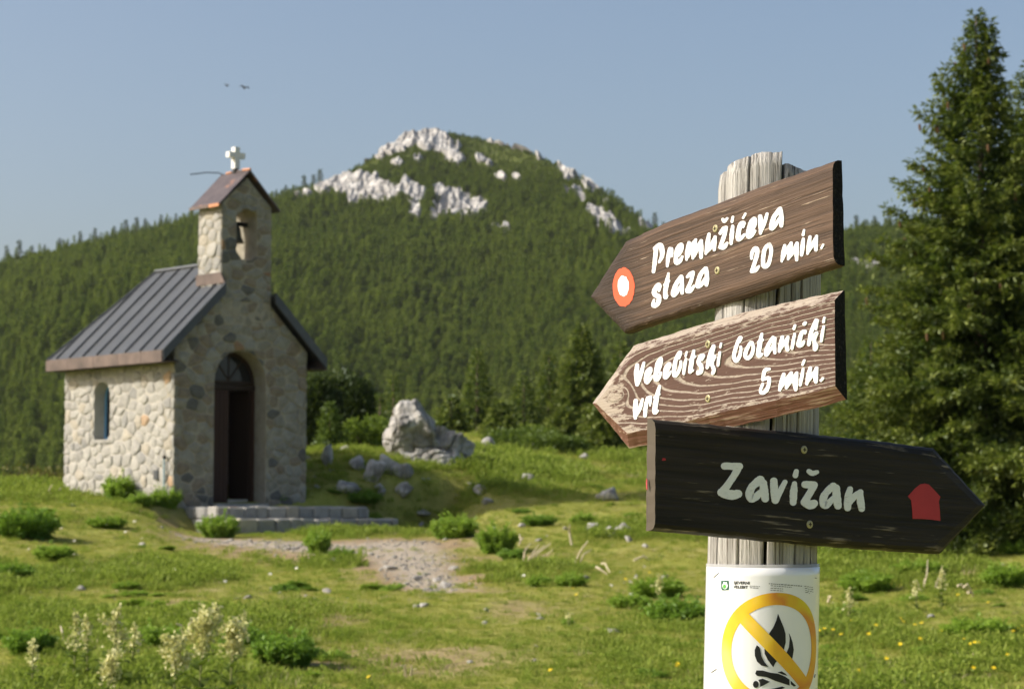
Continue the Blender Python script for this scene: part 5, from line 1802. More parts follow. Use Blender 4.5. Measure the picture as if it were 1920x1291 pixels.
def rrect(x0, y0, x1, y1): return [(x0, y0), (x1, y0), (x1, y1), (x0, y1)]
logo = printed('emblem', [ptrace([(128, 157), (170, 153), (208, 156), (210, 230), (206, 254), (140, 257), (130, 240)])], M_GRN, .00125)
printed('emblem_paw', [ptrace(ell(170, 208, 28, 36, 16)), ptrace(ell(160, 180, 9, 14, 10)), ptrace(ell(182, 182, 9, 14, 10))], M_PW, .00145, parent=logo)
printed('emblem_leaf', [ptrace(ell(166, 216, 17, 22, 14))], M_LGRN, .0017, parent=logo)
def text_print(s, x0, y0, h, mat, bold=.0):
    cu = bpy.data.curves.new('t', 'FONT'); cu.body = s; cu.size = 1.0; cu.offset = bold; cu.resolution_u = 3
    to = bpy.data.objects.new('t', cu); COL.objects.link(to)
    dg = bpy.context.evaluated_depsgraph_get()
    me_ = bpy.data.meshes.new_from_object(to.evaluated_get(dg))
    bpy.data.objects.remove(to)
    vs = [(v_.co.x, v_.co.y) for v_ in me_.vertices]
    fs = [tuple(p.vertices) for p in me_.polygons]
    bpy.data.meshes.remove(me_)
    u0, z0 = u_of(1330 + x0 / 5.59, 1060 + y0 / 5.59)
    sc_ = h / 5.59 / FPX * (POST_Y - RP) / .60
    return ([(u0 + a * sc_ * 1.08, z0 + b * sc_) for a, b in vs], fs)
printed('headline', [text_print('SJEVERNI', 258, 190, 25, M_INK, .025), text_print('VELEBIT', 258, 234, 25, M_INK, .025)], M_INK, .00125, step=.003)
rr = random.Random(4)
small = []
def fine(x0, y0, x1, y1, h):
    x = x0
    while x < x1:
        w_ = rr.uniform(8, 30)
        t = (x - x0) / (x1 - x0)
        yb = y0 + (y1 - y0) * t
        e_ = min(x + w_, x1)
        small.append(ptrace(rrect(x, yb, e_, yb + h)))
        x = e_ + 7
fine(424, 207, 530, 212, 6); fine(424, 224, 515, 229, 6)
fine(622, 182, 965, 208, 8); fine(640, 204, 860, 222, 6); fine(640, 230, 770, 238, 6); fine(640, 252, 770, 260, 6)
fine(990, 210, 1082, 226, 6); fine(995, 232, 1085, 250, 6); fine(1000, 255, 1082, 272, 6); fine(1000, 275, 1045, 288, 6)
printed('small_print', small, plain('grey_print', (.10, .10, .10), .5), .00125)
M_STAPLE = plain('steel_staple', (.25, .25, .26), .35, .5, .9)
for (ax_, ay_, bx_, by_) in ((52, 122, 104, 74), (28, 1116, 82, 1080), (1100, 126, 1118, 130), (1092, 1170, 1102, 1135)):
    (ua, za), (ub, zb) = ptrace([(ax_, ay_), (bx_, by_)])
    ua, ub = [max(min(q_, UR - .004), UL + .004) for q_ in (ua, ub)]
    pts_ = pmap(np.linspace(ua, ub, 5), np.linspace(za, zb, 5), .0014) - PO
    obj('staple', Geo().tube(pts_.tolist(), .0006, 6).mesh('staple', M_STAPLE), poster)

# ================================================================== TREES
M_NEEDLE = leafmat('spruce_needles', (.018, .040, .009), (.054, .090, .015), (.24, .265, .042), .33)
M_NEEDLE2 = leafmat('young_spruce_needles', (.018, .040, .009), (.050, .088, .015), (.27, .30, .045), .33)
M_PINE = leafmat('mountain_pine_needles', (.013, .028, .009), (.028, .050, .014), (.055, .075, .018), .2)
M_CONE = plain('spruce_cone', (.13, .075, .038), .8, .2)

def plant_tree(name, label, px, py, Y, H, R, seed, nb, cl, cw, dens, mat, low=.03, leaders=((0, 0, 0, 1),), cones=0, droop=.28, r0=None, group=None, lop=0.0, taper=.82):
    p = P(px, py, Y)
    zg = float(gh(p.x, p.y))
    t = empty('spruce_tree' if name is None else name, (p.x, p.y, zg - .03))
    tag(t, label, 'spruce' if name is None else 'tree', group)
    V, F, T = spruce_crown(seed, H, R, nb, cl, cw, dens, low, lop, droop, leaders, taper)
    obj('crown', mesh('crown', V, F, mat, tip=T), t)
    obj('trunk', trunk_geo(H, r0 or H * .016, leaders, seed).mesh('trunk', M_BARK, True), t)
    if cones:
        r_ = np.random.RandomState(seed)
        pk = V.reshape(-1, 4, 3)[:, 2]
        rad = np.hypot(pk[:, 0], pk[:, 1])
        good = np.nonzero((pk[:, 2] > H * .35) & (rad > .62 * R * (1 - pk[:, 2] / H) ** .82))[0]
        g_ = Geo()
        for i in r_.choice(good, cones, replace=False):
            x_, y_, z_ = pk[i]
            g_.tube([(x_, y_, z_ - .01), (x_, y_, z_ - .035), (x_ + .005, y_, z_ - .085), (x_ + .008, y_, z_ - .12)], [.006, .020, .018, .004], 6)
        tag(obj('cones', g_.mesh('cones', M_CONE), t), kind='stuff')
    return t

def hgt(py_top, py_base, Y): return (py_base - py_top) / FPX * Y
b1 = P(1826, 1003, 29.0)
plant_tree(None, 'tall dense spruce with a double top right of the signs', 1846, 1003, 29.0, 7.35, 2.62, 21, 480, .085, .033, 2.3, M_NEEDLE, .012, ((0, 0, 0, .86), (.17, .08, 5.9, .14)), 60, lop=-.05, taper=1.02, droop=.4)
plant_tree(None, 'tall spruce cut off by the right edge of the picture', 1962, 1003, 30.5, 6.95, 2.6, 22, 380, .10, .040, 1.8, M_NEEDLE, .012, ((0, 0, 0, 1),), 25, taper=.95, droop=.4)
plant_tree(None, 'low bushy young spruce between the middle sign and the tall spruce', 1640, 1000, 32.5, 2.9, 1.25, 23, 240, .085, .026, 1.35, M_NEEDLE2, .01)
# young spruces behind the boulder
YS = [('slim young spruce with bare pale trunk right of the boulder', 895, 838, 66, 655, .62, 31, 60, .6),
      ('small spruce directly right of the boulder top', 846, 836, 64, 742, .55, 32, 40, .9),
      ('thin spruce pole above the left side of the boulder', 737, 830, 66, 706, .34, 33, 34, .5),
      ('short pale spruce pole left of the boulder', 712, 830, 64, 738, .26, 34, 26, .5),
      ('spruce with bare trunk below the dense dark spruce cluster', 982, 842, 64, 706, .55, 35, 46, .6),
      ('pointed spruce left of the broad dark spruce', 1030, 842, 67, 662, .62, 36, 60, .8),
      ('broad dark spruce left of the middle signboard tip', 1092, 850, 66, 608, 1.05, 37, 110, .95),
      ('narrow spruce half hidden behind the middle signboard tip', 1165, 858, 68, 640, .7, 38, 70, .8),
      ('low dense spruce just below the middle signboard tip', 1150, 885, 52, 742, 1.0, 39, 80, 1.0),
      ('squat spruce under the pointed one, beside the pale rock', 1062, 850, 58, 765, .8, 41, 60, 1.0),
      ('small spruce between the slim spruce and the bare-trunked one', 940, 838, 62, 752, .6, 42, 50, .9),
      ('spruce peeking out behind the lower signboard edge', 1215, 890, 56, 700, 1.0, 43, 80, .9)]
for label, px_, pyb, Y_, pyt, R_, sd, nb_, dn_ in YS:
    q = P(px_, pyb, Y_)
    zg = float(gh(q.x, q.y))
    Hh = P(px_, pyt, Y_).z - zg
    plant_tree(None, label, px_, pyb, Y_, Hh, R_ * 1.3, sd, int(nb_ * 2.6), .12, .05, dn_ * 1.9, M_NEEDLE2, .06, droop=.35, r0=.05 + .012 * Hh, group='young spruces behind the boulder')

def bush(name, label, cat, px, py, Y, w, top, seed, n, cl, cw, mat, group=None, lobes=7):
    p = P(px, py, Y)
    h = (P(px, top, Y).z - float(gh(p.x, p.y))) * .80
    t = empty(name, (p.x, p.y, float(gh(p.x, p.y)) - .03))
    tag(t, label, cat, group)
    V, F, T = leafy_blob(seed, w / 2, w / 2 * .8, h, n, cl, cw, lobes)
    obj('crown', mesh('crown', V, F, mat, tip=T), t)
    g_ = Geo()
    rr_ = random.Random(seed)
    for k in range(5):
        a = rr_.uniform(0, 6.28)
        g_.tube([(0, 0, -.05), (w * .12 * math.cos(a), w * .12 * math.sin(a), h * .3), (w * .24 * math.cos(a), w * .24 * math.sin(a), h * .65)], [.03, .02, .008], 6)
    obj('stem', g_.mesh('stem', M_BARK), t)
    return t
M_BUSHL = leafmat('light_green_leaves', (.09, .15, .018), (.17, .24, .03), (.22, .29, .04), .4)
M_BUSHM = leafmat('mid_green_leaves', (.05, .09, .014), (.09, .14, .022), (.14, .19, .03), .35)
M_OLIVE = leafmat('olive_yellow_leaves', (.09, .09, .02), (.17, .15, .035), (.22, .17, .05), .3)
bush('mountain_pine', 'rounded dark mountain pine right behind the chapel eave', 'pine', 640, 835, 50, 1.75, 690, 71, 17000, .12, .045, M_PINE, None, 10)
q = P(618, 836, 45.5)
plant_tree('young_conifer', 'pale green young conifer in front of the dark pine', 618, 836, 45.5, P(618, 752, 45.5).z - float(gh(q.x, q.y)), .46, 72, 130, .09, .035, 1.6, M_BUSHM, .02)
bush('shrub', 'bright yellow-green leafy shrub left of the boulder', 'shrub', 690, 838, 46, 1.05, 775, 73, 2000, .10, .06, M_BUSHL, None, 14)
bush('shrub', 'dark shrub hugging the chapel rear corner', 'shrub', 585, 840, 47, .9, 700, 74, 7000, .12, .045, M_PINE)
bush('shrub', 'grey-green low shrub in front of the young spruces', 'shrub', 985, 858, 52, 1.9, 800, 75, 5000, .10, .04, M_BUSHM)
bush('shrub', 'spreading low shrub right of the white rock', 'shrub', 1040, 862, 50, 1.5, 815, 76, 3600, .10, .04, M_BUSHM)
bush('shrub', 'olive brush at the left edge behind the meadow crest', 'shrub', 35, 930, 52, 1.6, 862, 77, 3600, .10, .04, M_OLIVE)
bush('shrub', 'yellowish brush between the left edge and the chapel wall', 'shrub', 100, 930, 54, 1.4, 872, 78, 3200, .10, .04, M_OLIVE)
bush('shrub', 'leafy green shrub at the foot of the tall spruce near the right edge', 'shrub', 1875, 1010, 27.5, 1.1, 950, 79, 3200, .08, .045, M_BUSHM)
bush('shrub', 'dark undergrowth below the tall spruce behind the arrow tip', 'shrub', 1760, 1000, 30.5, 1.7, 900, 80, 4200, .10, .04, M_PINE)

# ================================================================== ROCKS ON THE MEADOW
def rock(name, label, px, py, w, h, seed, group=None, tilt=0.0, sub=4, mat=None, depth=.8, sink=.18, Y=None):
    p = hit(px, py) if Y is None else P(px, py, Y)
    if Y is not None: p.z = float(gh(p.x, p.y))
    s = p.y / FPX
    V, F = rock_shape(seed, sub, 17, .15, .12, 2.2, (.40, .76))
    V = V * np.array([w * s * .66, w * s * .55 * depth, h * s * .68])
    c_, s_ = math.cos(tilt), math.sin(tilt)
    V = np.stack([V[:, 0] * c_ + V[:, 2] * s_, V[:, 1], -V[:, 0] * s_ + V[:, 2] * c_], -1)
    V[:, 2] += -V[:, 2].min() - h * s * sink
    o = obj(name, mesh(name, V, F, mat or M_ROCK), loc=(p.x, p.y, p.z))
    return tag(o, label, 'boulder' if name == 'boulder' else 'rock', group)

# the large weathered boulder: an upper block resting against a darker lower one
bp = P(800, 888, 42.3); bz = min(float(gh(bp.x, bp.y)), bp.z) + .08
M_BOULD = limestone('boulder_limestone', (.56, .54, .50), (.29, .275, .25))
boulder = empty('boulder', (bp.x, bp.y, bz))
tag(boulder, 'large cracked grey limestone boulder right of the chapel', 'boulder')
def lump(name, cx, cz_, w, h, d, seed, tilt=0.0, yo=0.0, sub=6):
    V, F = rock_shape(seed, sub, 14, .17, .16, 1.9)
    V = V * np.array([w * .56, d, h * .58])
    V = V + (V / np.linalg.norm(V, axis=1)[:, None]) * (.09 * fbm(V * 4 + seed, 5, .6) - .10 * np.exp(-(noise3(V * 2.6 + seed * 1.3) / .07) ** 2))[:, None]
    c_, s_ = math.cos(tilt), math.sin(tilt)
    V = np.stack([V[:, 0] * c_ + V[:, 2] * s_ + cx, V[:, 1] + yo, -V[:, 0] * s_ + V[:, 2] * c_ + cz_], -1)
    obj(name, mesh(name, V, F, M_BOULD), boulder)
q = 42.3 / FPX
lump('upper_block', (774 - 800) * q, (888 - 818) * q, 124 * q, 132 * q, .6, 215, -.12)
lump('lower_block', (832 - 800) * q, (888 - 852) * q, 104 * q, 96 * q, .55, 311, .55, .0)
lump('lower_block', (800 - 800) * q, (888 - 872) * q, 118 * q, 60 * q, .5, 207, .1, -.12)

RK = [('white rock standing at the foot of the young spruces', 918, 846, 32, 30, 0), ('pale rock half hidden by low shrubs beneath the spruces', 1008, 846, 22, 24, 0),
      ('small white stone on the slope right of the shrubs', 1057, 868, 16, 12, 0), ('tiny white stone beside the low dense spruce', 1067, 886, 14, 11, 0),
      ('pale rock at the foot of the low dense spruce', 1097, 862, 18, 20, 0), ('small white rock right of the boulder', 934, 894, 18, 11, 0),
      ('flat white rock further right of the boulder', 968, 898, 20, 12, 0), ('rusty white rock beside the flat one right of the boulder', 990, 906, 30, 18, 0),
      ('rounded grey rock at the end of the dark shadow, left of the lower sign', 1141, 938, 44, 28, 0),
      ('grey rock in the shadow below the boulder', 905, 928, 32, 26, 0), ('longer grey rock in the shadow below the boulder', 893, 915, 46, 24, 0), ('grey rock lying lowest in the chapel shadow', 912, 946, 26, 16, 0),
      ('tall slanted rock slab on the shaded bank', 700, 908, 34, 66, .4), ('second slanted slab on the bank beside the boulder', 735, 892, 32, 52, -.5), ('small pointed rock high on the shaded bank', 613, 872, 26, 40, .1),
      ('bluish grey rock low on the shaded bank by the chapel', 648, 922, 44, 30, -.3), ('grey slab at the bottom of the bank left of the boulder', 757, 932, 44, 26, -.35), ('rock under the boulder on the bank', 752, 896, 36, 36, -.3),
      ('grey rock near the end of the steps', 790, 964, 30, 14, .1), ('grey rock between the two slanted slabs', 712, 925, 22, 26, 0), ('low rock on the upper bank near the pine', 668, 880, 34, 28, .2),
      ('white rock in the pair left of the lower signboard', 1114, 998, 26, 24, .2), ('smaller white rock in the pair left of the lower signboard', 1138, 1004, 22, 18, 0),
      ('brightest white rock just left of the lower signboard', 1168, 1002, 32, 26, -.2), ('low white rock before the brightest one', 1150, 1008, 20, 14, 0), ('small white rock under the brightest one', 1180, 1016, 18, 14, 0),
      ('little white stone below the lower signboard corner', 1212, 1026, 13, 10, 0), ('flat white stone alone in the short turf', 1152, 1187, 36, 13, 0),
      ('white rock at the end of the gravel path', 838, 1102, 19, 18, 0), ('white stone below the end of the path', 795, 1138, 18, 11, 0), ('small stone touching the stone below the path', 782, 1138, 13, 9, 0),
      ('pale stone at the upper right edge of the path', 791, 990, 20, 12, 0), ('white stone beside the bright green clumps', 978, 988, 15, 11, 0), ('white stone at the foot of the clump on the path', 622, 1056, 20, 13, 0),
      ('white stone in the foreground turf', 881, 1243, 12, 10, 0), ('small white stone in the middle of the turf', 912, 1146, 10, 9, 0), ('another small white stone in the turf, lower', 908, 1170, 10, 8, 0),
      ('small grey stone on the right meadow below the arrow', 1744, 1158, 14, 9, 0), ('flat grey stone in the left foreground', 190, 1150, 14, 8, 0), ('pale stone in the left meadow', 268, 1022, 13, 8, 0),
      ('grey stone on the path bend', 730, 1068, 26, 12, .2), ('second grey stone on the path', 782, 1088, 22, 10, 0), ('stone at the end of the path edge', 820, 1090, 18, 10, 0)]
for k_, (label, px_, py_, w_, h_, tl_) in enumerate(RK):
    rock('rock', label, px_, py_, w_, h_, 400 + k_, 'limestone rocks on the meadow', tl_, 3)

# loose gravel of the path
R = np.random.RandomState(12)
cand = 40000
x = R.uniform(-6.5, 0.5, cand); y = R.uniform(20, 38, cand)
pm = path_mask(x, y) * np.clip(.75 + .8 * noise3(xyz(x * .9, y * .7, 7.7)), 0, 1)
ok = (R.rand(cand) < pm ** 1.5 * .38)
x, y = x[ok], y[ok]
srcs = []
for k_ in range(5):
    V, F = rock_shape(900 + k_, 2, 9, .12)
    srcs.append(mesh('gravel_stone', V * np.array([1, .85, .6]), F, M_GRAVEL))
n = len(x)
sz = R.gamma(1.6, .0065, n) + .006
scatter('path_gravel', np.stack([x, y, gh(x, y) + sz * .15], -1), np.stack([R.normal(size=n) * .3, R.normal(size=n) * .3, R.uniform(0, 6.28, n)], -1),
        np.stack([sz, sz, sz], -1), R.rand(n), R.randint(0, 5, n), srcs, label='loose pale gravel on the worn path to the chapel', cat='gravel')

# small loose stones strewn over the meadow and the bank
R = np.random.RandomState(31)
cand = 5200
y = R.uniform(13, 50, cand); x = R.uniform(-1, 1, cand) * (.27 * y + .5)
nb_ = noise3(xyz(x * .35, y * .25, 14.0))
bank_ = np.clip(1 - np.hypot((x + 3.0) / 2.4, (y - 40.5) / 2.4), 0, 1)
ok = R.rand(cand) < np.clip(nb_ * .22 - .03, .006, .2) + bank_ * .8
x, y = x[ok], y[ok]
n = len(x)
sz = R.gamma(1.8, .011, n) * (1 + (y - 14) / 40) + .008
scatter('meadow_stones', np.stack([x, y, gh(x, y) + sz * .1], -1), np.stack([R.normal(size=n) * .3, R.normal(size=n) * .3, R.uniform(0, 6.28, n)], -1),
        np.stack([sz * 1.2, sz, sz], -1), R.rand(n), R.randint(0, 5, n), srcs, label='small pale stones strewn through the grass', cat='stones')

# ================================================================== HERBS AND TURF
def frond_clump(seed, n, L, leaf):
    """feathery clump: arching fronds with many small leaflets"""
    r_ = np.random.RandomState(seed)
    Pn, D, Nn, T = [], [], [], []
    for i in range(n):
        a = i * 2.399 + r_.normal() * .3
        lean = r_.uniform(.15, 1.15)
        ln = L * r_.uniform(.65, 1.1)
        k_ = int(ln / (leaf * .28))
        s = (np.arange(k_) + .5) / k_
        ax = np.array([math.cos(a), math.sin(a), 0])
        el = math.pi / 2 - lean * (.45 + .75 * s)
        b0 = math.sqrt(r_.rand()) * .55 * L
        ln = ln * (1 - .45 * b0 / (.55 * L))
        rad_ = np.cumsum(np.cos(el)) / k_ * ln + b0
        hz = np.cumsum(np.sin(el)) / k_ * ln
        p = ax[None] * rad_[:, None] + np.array([0, 0, 1.])[None] * hz[:, None]
        sd = np.where(np.arange(k_) % 2 == 0, 1, -1)
        rt = np.array([-ax[1], ax[0], 0])
        d = rt[None] * sd[:, None] + ax[None] * .5 + r_.normal(size=(k_, 3)) * .45 + np.array([0, 0, .25])
        for rep in range(2):
            Pn.append(p + r_.normal(size=p.shape) * leaf * .2); D.append(d + r_.normal(size=d.shape) * .4); Nn.append(r_.normal(size=(k_, 3)) * .6 + np.array([0, 0, 1.]))
            T.append(np.clip(s * 1.2 - .2, 0, 1) * r_.uniform(.3, 1, k_))
    Pn = np.concatenate(Pn); D = np.concatenate(D); Nn = np.concatenate(Nn); T = np.concatenate(T)
    m_ = len(Pn)
    return cards(Pn, D, Nn, leaf * r_.uniform(.7, 1.4, m_), leaf * .42 * r_.uniform(.7, 1.2, m_), T)
M_HERB = leafmat('feathery_herb_leaves', (.14, .27, .026), (.23, .38, .038), (.37, .52, .065), .5)
M_HERBD = leafmat('dark_herb_leaves', (.10, .21, .022), (.16, .30, .032), (.26, .42, .05), .48)
HM = {}
for k_ in range(3):
    V, F, T = frond_clump(500 + k_, 150, .5, .065)
    HM['l', k_] = mesh('herb_leaves', V, F, M_HERB, tip=T)
    HM['d', k_] = mesh('herb_leaves', V, F, M_HERBD, tip=T)
HERBS = [('bright green leafy clump in front of the chapel steps', 410, 1008, 92, 50, 'l'), ('round green clump in the middle of the gravel path', 597, 1036, 78, 52, 'l'), ('small clump leaning on the round one on the path', 640, 1052, 58, 28, 'd'),
         ('tall green clump against the sunlit chapel wall', 224, 938, 92, 56, 'l'), ('green clump at the near corner of the chapel', 310, 952, 72, 44, 'l'), ('low clump between the wall clump and the corner clump', 262, 950, 70, 30, 'l'),
         ('large green mound at the left edge beside the chapel', 50, 1008, 150, 66, 'd'), ('left of the two bright clumps right of the path', 852, 1008, 118, 50, 'l'), ('right of the two bright clumps right of the path', 932, 1036, 108, 58, 'l'),
         ('clump in the left foreground behind the pale flower spikes', 295, 1215, 130, 50, 'l'), ('wide dark green mound in the foreground left of centre', 535, 1250, 180, 74, 'd'), ('clump left of the wide dark mound', 455, 1215, 110, 46, 'd'), ('clump at the left edge of the foreground', 55, 1225, 140, 56, 'd'),
         ('small dark clump on the upper chapel step', 522, 944, 40, 22, 'd'), ('low green clump right of the dry stalks', 1070, 1100, 90, 30, 'l'), ('green clump left of the post, halfway up the meadow', 1235, 1120, 130, 44, 'l'), ('dark green clump left of the poster', 1270, 1170, 170, 60, 'd'),
         ('small clump in the meadow centre right', 1010, 1100, 60, 24, 'l'), ('green clump beside the fallen dry stalks', 960, 1050, 70, 26, 'd'), ('green clump at the right edge of the meadow', 1885, 1100, 120, 50, 'l'), ('leafy clump just right of the post under the arrow', 1625, 1110, 130, 44, 'l'),
         ('broad low clump in the right foreground', 1835, 1200, 190, 50, 'l'), ('green clump under the point of the black arrow', 1720, 1080, 110, 36, 'l'), ('small clump on the slope above the white rocks', 1095, 985, 76, 26, 'l'), ('dark clump at the edge of the chapel shadow', 1010, 985, 80, 24, 'd'),
         ('small clump at the right end of the lower step', 700, 985, 60, 24, 'l'), ('clump in the shaded grass at the bank foot', 680, 945, 90, 26, 'd'), ('clump growing on the left meadow below the mound', 100, 1050, 110, 34, 'l'), ('low clump in the left meadow', 200, 990, 90, 26, 'l'),
         ('small green clump by the lonely turf flower', 1065, 1172, 34, 16, 'l'), ('low clump left of the dead twigs on the left', 20, 1090, 120, 40, 'd'), ('clump near the right edge beneath the spruce shrub', 1900, 1040, 90, 30, 'l'),
         ('low clump at the foot of the post clumps', 1180, 1140, 110, 30, 'l'), ('low leafy clump right of the post at mid height', 1570, 1165, 120, 30, 'd')]
def herb(label, px, py, w, h, tone, k_):
    p = hit(px, py)
    s = p.y / FPX
    t = empty('leafy_clump', p)
    tag(t, label, 'herb clump', 'leafy green clumps on the meadow')
    o = obj('leaves', HM[tone, k_ % 3], t, scale=(w * s / 1.02, w * s / 1.02 * .8, h * s * .95 / .44), rot=(0, 0, k_ * 1.7))
    return t
for k_, a in enumerate(HERBS):
    herb(*a, k_)

# pale-flowered false hellebore in the left foreground
M_VLEAF = leafmat('hellebore_leaves', (.07, .115, .016), (.13, .17, .024), (.20, .20, .03), .4)
M_VFLOW = leafmat('pale_hellebore_flowers', (.66, .62, .22), (.78, .73, .34), (.84, .79, .44), .45)
M_VSTEM = plain('hellebore_stem', (.22, .24, .07), .7)
def hellebore(label, px, py, h, seed, branches=0, lean=0.0):
    p = hit(px, py, 6.0)
    s = p.y / FPX
    H_ = h * s
    r_ = np.random.RandomState(seed)
    t = empty('false_hellebore', p)
    tag(t, label, 'flower', 'pale-flowered hellebores in the left foreground')
    top = Vector((lean * H_, 0, H_))
    obj('stem', Geo().tube([(0, 0, -.02), top * .5 + Vector((0, 0, 0)), top], [.010, .008, .004], 6).mesh('stem', M_VSTEM), t)
    # leaves: broad, pleated, alternate up the lower stem
    LV, LF = [], []
    o_ = 0
    for i in range(9):
        a = i * 2.4 + r_.rand(); f = .04 + .055 * i
        ln = H_ * r_.uniform(.24, .38) * (1 - .45 * f); wd = ln * .34
        base = np.array([lean * H_ * f, 0, H_ * f]); ax = np.array([math.cos(a), math.sin(a), 0]); rt = np.array([-ax[1], ax[0], 0])
        for j in range(7):
            q_ = j / 6
            c0 = base + ax * ln * q_ * .85 + np.array([0, 0, ln * (.75 * q_ - .62 * q_ * q_)])
            wj = wd * math.sin(math.pi * min(q_ * .92 + .08, 1)) ** .8
            LV += [c0 - rt * wj + np.array([0, 0, wj * .25]), c0, c0 + rt * wj + np.array([0, 0, wj * .25])]
        for j in range(6):
            for e in (0, 1):
                LF.append((o_ + j * 3 + e, o_ + j * 3 + e + 1, o_ + j * 3 + e + 4, o_ + j * 3 + e + 3))
        o_ += 21
    obj('leaves', mesh('leaves', np.array(LV), np.array(LF), M_VLEAF, True, tip=np.zeros(len(LV))), t)
    # flower panicle
    Pn = []
    spikes = [(np.array([lean * H_ * .55, 0, H_ * .55]), np.array(top))]
    for b_ in range(branches):
        f = .56 + .32 * b_ / max(branches, 1); a = b_ * 2.4 + r_.rand()
        st = np.array([lean * H_ * f, 0, H_ * f]); ln = H_ * r_.uniform(.12, .24)
        spikes.append((st, st + np.array([math.cos(a) * ln * .8, math.sin(a) * ln * .8, ln * .8])))
    for a_, b_ in spikes:
        k = int(np.linalg.norm(b_ - a_) / .0022)
        tt = r_.rand(k)
        rr_ = .019 * (1.15 - tt)[:, None] + .006
        Pn.append(a_ + (b_ - a_) * tt[:, None] + r_.normal(size=(k, 3)) * rr_)
    Pn = np.concatenate(Pn); k = len(Pn)
    V, F, T = cards(Pn, r_.normal(size=(k, 3)), r_.normal(size=(k, 3)), .030, .022, r_.rand(k))
    obj('flowers', mesh('flowers', V, F, M_VFLOW, tip=T), t)
VER = [('slim pale flower spike, leftmost of the foreground row', 138, 1290, 140, 1, 0, .02), ('pale flower spike second from the left, close to the first', 164, 1285, 125, 2, 0, -.02), ('tall single pale flower spike left of the big flower cluster', 212, 1300, 160, 3, 2, .03),
       ('branched pale flower head at the bottom, left of the biggest', 196, 1345, 120, 4, 6, .1), ('biggest branched pale flower cluster in the foreground', 372, 1330, 190, 5, 9, .05), ('branched pale flower cluster right of the biggest', 430, 1320, 160, 6, 8, .05),
       ('thin yellow flower spike leaning right of the clusters', 446, 1250, 100, 7, 0, .12), ('small yellow flower spike behind the clusters', 405, 1200, 62, 8, 0, 0), ('pale flower cluster cut by the bottom edge', 325, 1350, 160, 9, 5, .02),
       ('leafy hellebore without tall spike at the bottom left corner', 60, 1310, 110, 10, 0, 0), ('leafy hellebore with short spike behind the tall one', 245, 1260, 90, 11, 1, .1), ('single yellowish hellebore on the right meadow', 1590, 1175, 70, 12, 1, .05), ('pale spike on the right meadow under the arrow', 1765, 1140, 70, 13, 0, .03),
       ('yellow-green hellebore standing in the meadow left of the post', 1235, 1150, 72, 14, 0, .02), ('small yellow hellebore in the short turf', 1066, 1176, 26, 15, 0, 0), ('orange-yellow withered hellebore right of the post', 1720, 1150, 56, 16, 0, -.05)]
for label, a_, b_, c_, sd, br_, ln_ in VER:
    hellebore(label, a_, b_, c_, 600 + sd, br_, ln_)

# dead straw-coloured stalks
M_STRAW = plain('dry_straw', (.58, .50, .34), .8, .2)
def straw(label, px, py, sticks, seed):
    p = hit(px, py)
    s = p.y / FPX
    rr_ = random.Random(seed)
    t = empty('dry_stalks', p)
    tag(t, label, 'dry stalks', 'dead straw-coloured stalks on the meadow')
    for (x0, y0, x1, y1, th_) in sticks:
        a_ = Vector(((x0 - px) * s, 0, (py - y0) * s)); b_ = Vector(((x1 - px) * s, rr_.uniform(-.2, .2), (py - y1) * s))
        mid = (a_ + b_) / 2 + Vector((rr_.uniform(-.03, .03), rr_.uniform(-.05, .05), rr_.uniform(0, .05)))
        obj('stalk', Geo().tube([a_ - Vector((0, 0, .03)), mid, b_], [th_ * s, th_ * s * .9, th_ * s * .5], 6).mesh('stalk', M_STRAW), t)
straw('fan of dry stalks right of the bright green clumps', 990, 1062, [(978, 1062, 1010, 1020, 1.6), (985, 1062, 1022, 1022, 1.6), (992, 1062, 1032, 1018, 1.4), (980, 1060, 995, 1018, 1.4), (975, 1058, 985, 1024, 1.3), (1000, 1062, 1036, 1030, 1.3)], 1)
straw('upright dry stalk beside the right bright clump', 973, 1022, [(972, 1024, 974, 1002, 2.4), (974, 1014, 982, 1008, 1.4)], 2)
straw('crossing dry stalks left of the lower signboard', 1085, 1058, [(1075, 1058, 1102, 1014, 1.8), (1085, 1060, 1110, 1030, 1.6), (1072, 1018, 1068, 985, 2.2)], 3)
straw('dry stalks lying lower left of the lower signboard', 1125, 1080, [(1118, 1058, 1138, 1076, 2.2), (1128, 1052, 1142, 1072, 2.0), (1110, 1080, 1125, 1084, 2.4)], 4)
straw('bent dry stem left of the post', 1205, 1052, [(1188, 1046, 1222, 1052, 2.2), (1160, 1074, 1178, 1064, 2.0)], 5)
straw('dead branches at the left edge near the green mound', 62, 1004, [(38, 1008, 86, 985, 2.6), (42, 1000, 70, 1008, 2.4), (60, 990, 74, 1000, 1.8)], 6)
straw('thin dead twigs standing left of the chapel', 98, 932, [(84, 936, 100, 908, 1.6), (104, 936, 114, 914, 1.6), (96, 930, 98, 910, 1.2)], 7)
straw('dry twigs behind the foreground flower clusters', 358, 1195, [(340, 1190, 334, 1168, 2.4), (372, 1186, 362, 1158, 2.6), (350, 1188, 358, 1164, 2.0), (380, 1192, 384, 1182, 1.6)], 8)
straw('broken pale stems in the left foreground', 75, 1210, [(72, 1210, 64, 1184, 2.6), (90, 1210, 91, 1184, 2.6), (120, 1204, 112, 1174, 2.6), (128, 1204, 154, 1182, 2.4)], 9)
straw('curved dry stem under the black arrow on the right', 1820, 1122, [(1796, 1092, 1815, 1104, 2.4), (1815, 1104, 1830, 1122, 3.2), (1806, 1096, 1824, 1110, 2.0)], 10)
straw('forked dry stalk right of the poster', 1730, 1110, [(1728, 1112, 1718, 1088, 1.8), (1730, 1112, 1734, 1086, 1.8), (1728, 1110, 1742, 1050, 1.4), (1752, 1100, 1762, 1060, 1.4)], 11)
